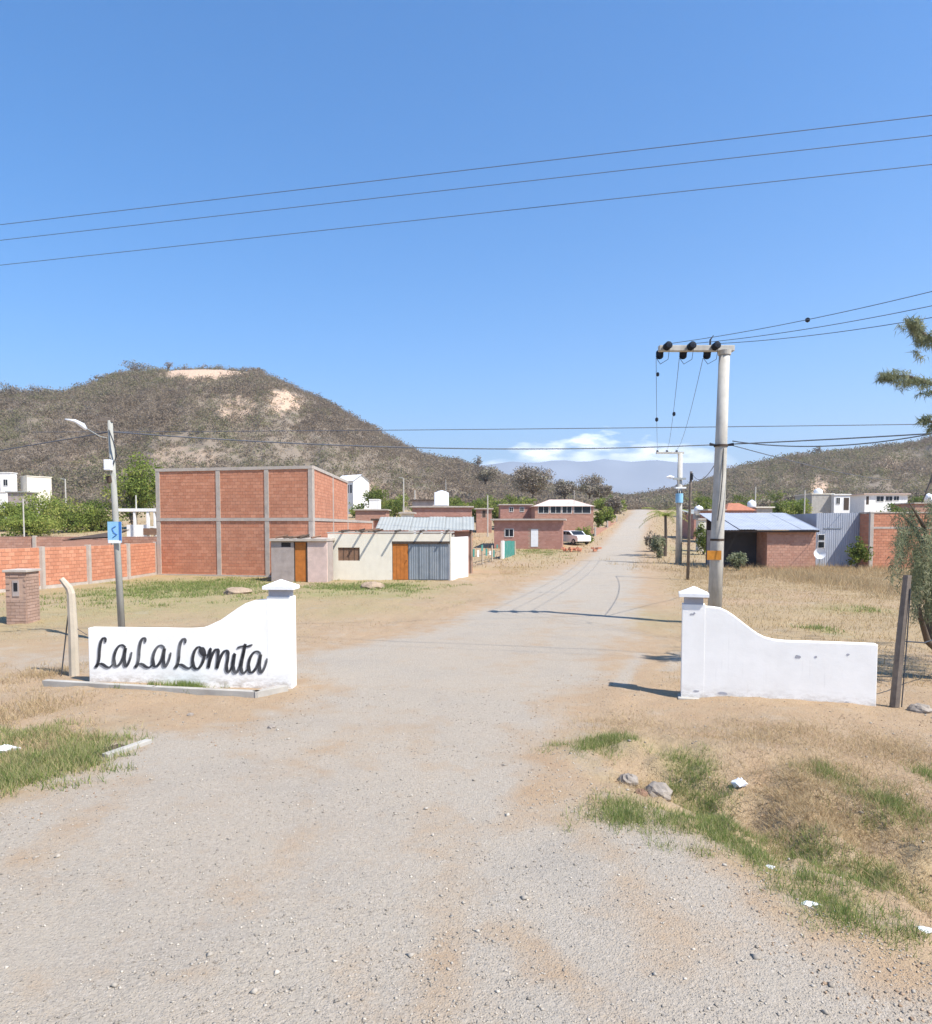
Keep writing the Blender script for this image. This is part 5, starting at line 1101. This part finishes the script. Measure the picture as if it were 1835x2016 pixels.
x, y = patch([(-40,1360,120,1440,1),(0,1310,160,1350,.8),(-40,1420,160,1540,.9)], 30, .12, 26); blades('brown_weeds', 'dry weeds around the bent concrete post', x, y, .03+.12*RNG.random(len(x)), .011, M['brownweed'], 'weeds', lean=1.2)

def stones(name, label, x, y, r, mat, tint=None, sink=.3):
    n = len(x); z = H(x, y); base = np.array([(1,0,0),(0,1,0),(-1,0,0),(0,-1,0),(0,0,1),(0,0,-1)], float)
    j = base[None]*(1+RNG.normal(size=(n, 6, 1))*.25)+RNG.normal(size=(n, 6, 3))*.22; j[:, :, 2] *= .6; a = RNG.random(n)*6.28
    cs, sn = np.cos(a)[:, None], np.sin(a)[:, None]; X = j[:, :, 0]*cs-j[:, :, 1]*sn; Y_ = j[:, :, 0]*sn+j[:, :, 1]*cs
    v = np.stack([X*r[:, None]+x[:, None], Y_*r[:, None]+y[:, None], j[:, :, 2]*r[:, None]+z[:, None]+r[:, None]*.2], -1).reshape(-1, 3)
    fc = np.array([(0,1,4),(1,2,4),(2,3,4),(3,0,4),(1,0,5),(2,1,5),(3,2,5),(0,3,5)]); f = (fc[None]+np.arange(n)[:, None, None]*6).reshape(-1, 3)
    t = np.repeat(RNG.random(n)**1.0 if tint is None else tint, 6); return tag(npmesh(name, v, f, mat, tint=t), label, 'stones', kind='stuff')
n = 60000; y = 3.2+RNG.random(n)**1.5*9; x = RNG.uniform(-1, 1, n)*(y*.72+.5); s = sdist(x, y); k = (s > -.4) & (fbm(x*1.1, y*1.1, 51, 3) > .25+.5*RNG.random(n)); x, y = x[k], y[k]
stones('gravel_stones', 'loose pale and dark gravel stones lying on the road', x, y, .0035+.011*RNG.random(len(x))**4, M['gravel'])
k = RNG.random(len(x)) < .005; xb, yb = x[k], y[k]; stones('gravel_stones', 'scattered bigger stones lying on the gravel road', xb+.03, yb+.02, .014+.018*RNG.random(len(xb))**2, M['gravel'])
n = 2600; y = RNG.uniform(4, 13, n); x = RNG.uniform(-9, 9, n); k = sdist(x, y) < 0; stones('verge_stones', 'small stones strewn over the dry verges', x[k], y[k], .006+.016*RNG.random(k.sum())**3, M['gravel'], tint=RNG.random(k.sum())*.7)
n = 26000; y = 3.6+RNG.random(n)**1.3*10; x = RNG.uniform(-1, 1, n)*(y*.72+.5); s = sdist(x, y); k = (s < .5) & (fbm(x*1.7, y*1.7, 53, 3) > .3+.4*RNG.random(n))
stones('earth_clods', 'small crumbs and clods of dry earth over the verges', x[k], y[k], .003+.013*RNG.random(k.sum())**3, M['clod'])
# rocks one can point at
def rock(label, px, py, r, mat='rock', name='rock', cat='rock', sq=.6):
    x, y = G(px, py); bm_ = MB(); n1, n2 = 9, 13
    rows = []
    for a in range(1, n1):
        th = math.pi*a/n1; rows.append([Vector((math.sin(th)*math.cos(2*math.pi*b/n2), math.sin(th)*math.sin(2*math.pi*b/n2), math.cos(th)*sq))*r*(1+random.gauss(0, .07)) for b in range(n2)])
    tp, bt = Vector((0, 0, r*sq)), Vector((0, 0, -r*sq))
    for b in range(n2):
        bm_.poly([tp, rows[0][b], rows[0][(b+1) % n2]]); bm_.poly([bt, rows[-1][(b+1) % n2], rows[-1][b]])
        for a in range(len(rows)-1): bm_.poly([rows[a][b], rows[a+1][b], rows[a+1][(b+1) % n2], rows[a][(b+1) % n2]])
    o = bm_.build(name, M[mat]); o.location = (x, y, Hs(x, y)+r*sq*.25); return tag(o, label, cat)
rock('dusty pinkish boulder half buried at the edge of the right ditch', 1296, 1540, .15, sq=.75); rock('smaller grey boulder beside the buried one in the weeds', 1238, 1522, .11, sq=.7); rock('low brown stone between the two boulders', 1262, 1552, .07, sq=.8, mat='brownboard')
rock('flat stone near the right end of the plain white wall', 1810, 1400, .16); rock('pale stone lying on the dirt in front of the lettered wall', 375, 1405, .05); rock('second pale stone on the dirt, further right before the lettered wall', 535, 1432, .06)
rock('heap of earth on the grass before the cream house', 733, 1158, .55, name='earth_heap', cat='heap', sq=.42, mat='soilheap'); rock('heap of rubble on the grass behind the lettered wall', 468, 1168, .6, name='rubble_heap', cat='heap', sq=.36, mat='soilheap')
rock('clod of dry earth in the right field edge', 1385, 1175, .2, mat='brownboard')
def bag(label, px, py, sx, sy, sz, name='plastic_bag'):
    x, y = G(px, py); m = MB(); n = 10; rows = []
    for a in range(6):
        q = a/5; rr = math.sin(math.pi*(.12+.8*q)); rows.append([Vector((math.cos(2*math.pi*b/n)*rr*sx*(1+random.gauss(0, .2)), math.sin(2*math.pi*b/n)*rr*sy*(1+random.gauss(0, .2)), (q+random.gauss(0, .08))*sz)) for b in range(n)])
    for a in range(5):
        for b in range(n): m.poly([rows[a][b], rows[a][(b+1) % n], rows[a+1][(b+1) % n], rows[a+1][b]])
    m.poly(rows[-1]); o = m.build(name, M['bag']); o.location = (x, y, Hs(x, y)-.01); return tag(o, label, 'litter')
bag('white crumpled plastic bag in the brown weeds on the right', 1456, 1537, .085, .06, .10); bag('white crumpled bag on the grass at the left edge', 12, 1478, .14, .07, .09)
bag('scrap of pale litter by the bright grass at lower right', 1594, 1780-0, .06, .03, .03, 'litter_scrap'); bag('pale litter scrap at the right picture edge', 1820, 1812-0, .07, .04, .03, 'litter_scrap'); bag('tiny white scrap above the crumpled bag', 1515, 1700, .04, .03, .02, 'litter_scrap')
# culvert slab at left verge
q = [G(212, 1492), G(300, 1462)]; rz_, l_ = frame(*q); CU = thing('culvert', 'small concrete culvert edge with a dark block painting the shade of its hole on the left verge', 'culvert', (q[0][0], q[0][1], Hs(*q[0])), rz_)
MB().box(0, l_, 0, .10, -.2, .05).build('lip', M['concrete'], CU, bevel=.01); MB().box(-.1, l_*.65, .101, .35, -.12, .012).build('hole_shade', M['darkwood'], CU)  # solid dark block paints the shade inside the culvert hole

# ------------------------------------------------------------------ haze
hb = MB().box(-21000, 21000, -9600, 9600, -3, 960); hz = NT('air'); hz.t.links.remove(hz.out.inputs[0].links[0])
pv = hz.t.nodes.new('ShaderNodeVolumePrincipled'); pv.inputs['Color'].default_value = (.80, .88, 1, 1); pv.inputs['Density'].default_value = .00017; pv.inputs['Anisotropy'].default_value = .2
hz.t.links.new(pv.outputs[0], hz.out.inputs['Volume'])
tag(hb.build('haze', hz.m), 'thin pale haze filling the air over the valley', 'haze', kind='stuff')
print('tris', sum(len(o.data.loop_triangles) if o.data.calc_loop_triangles() is None else 0 for o in bpy.data.objects if o.type == 'MESH'))
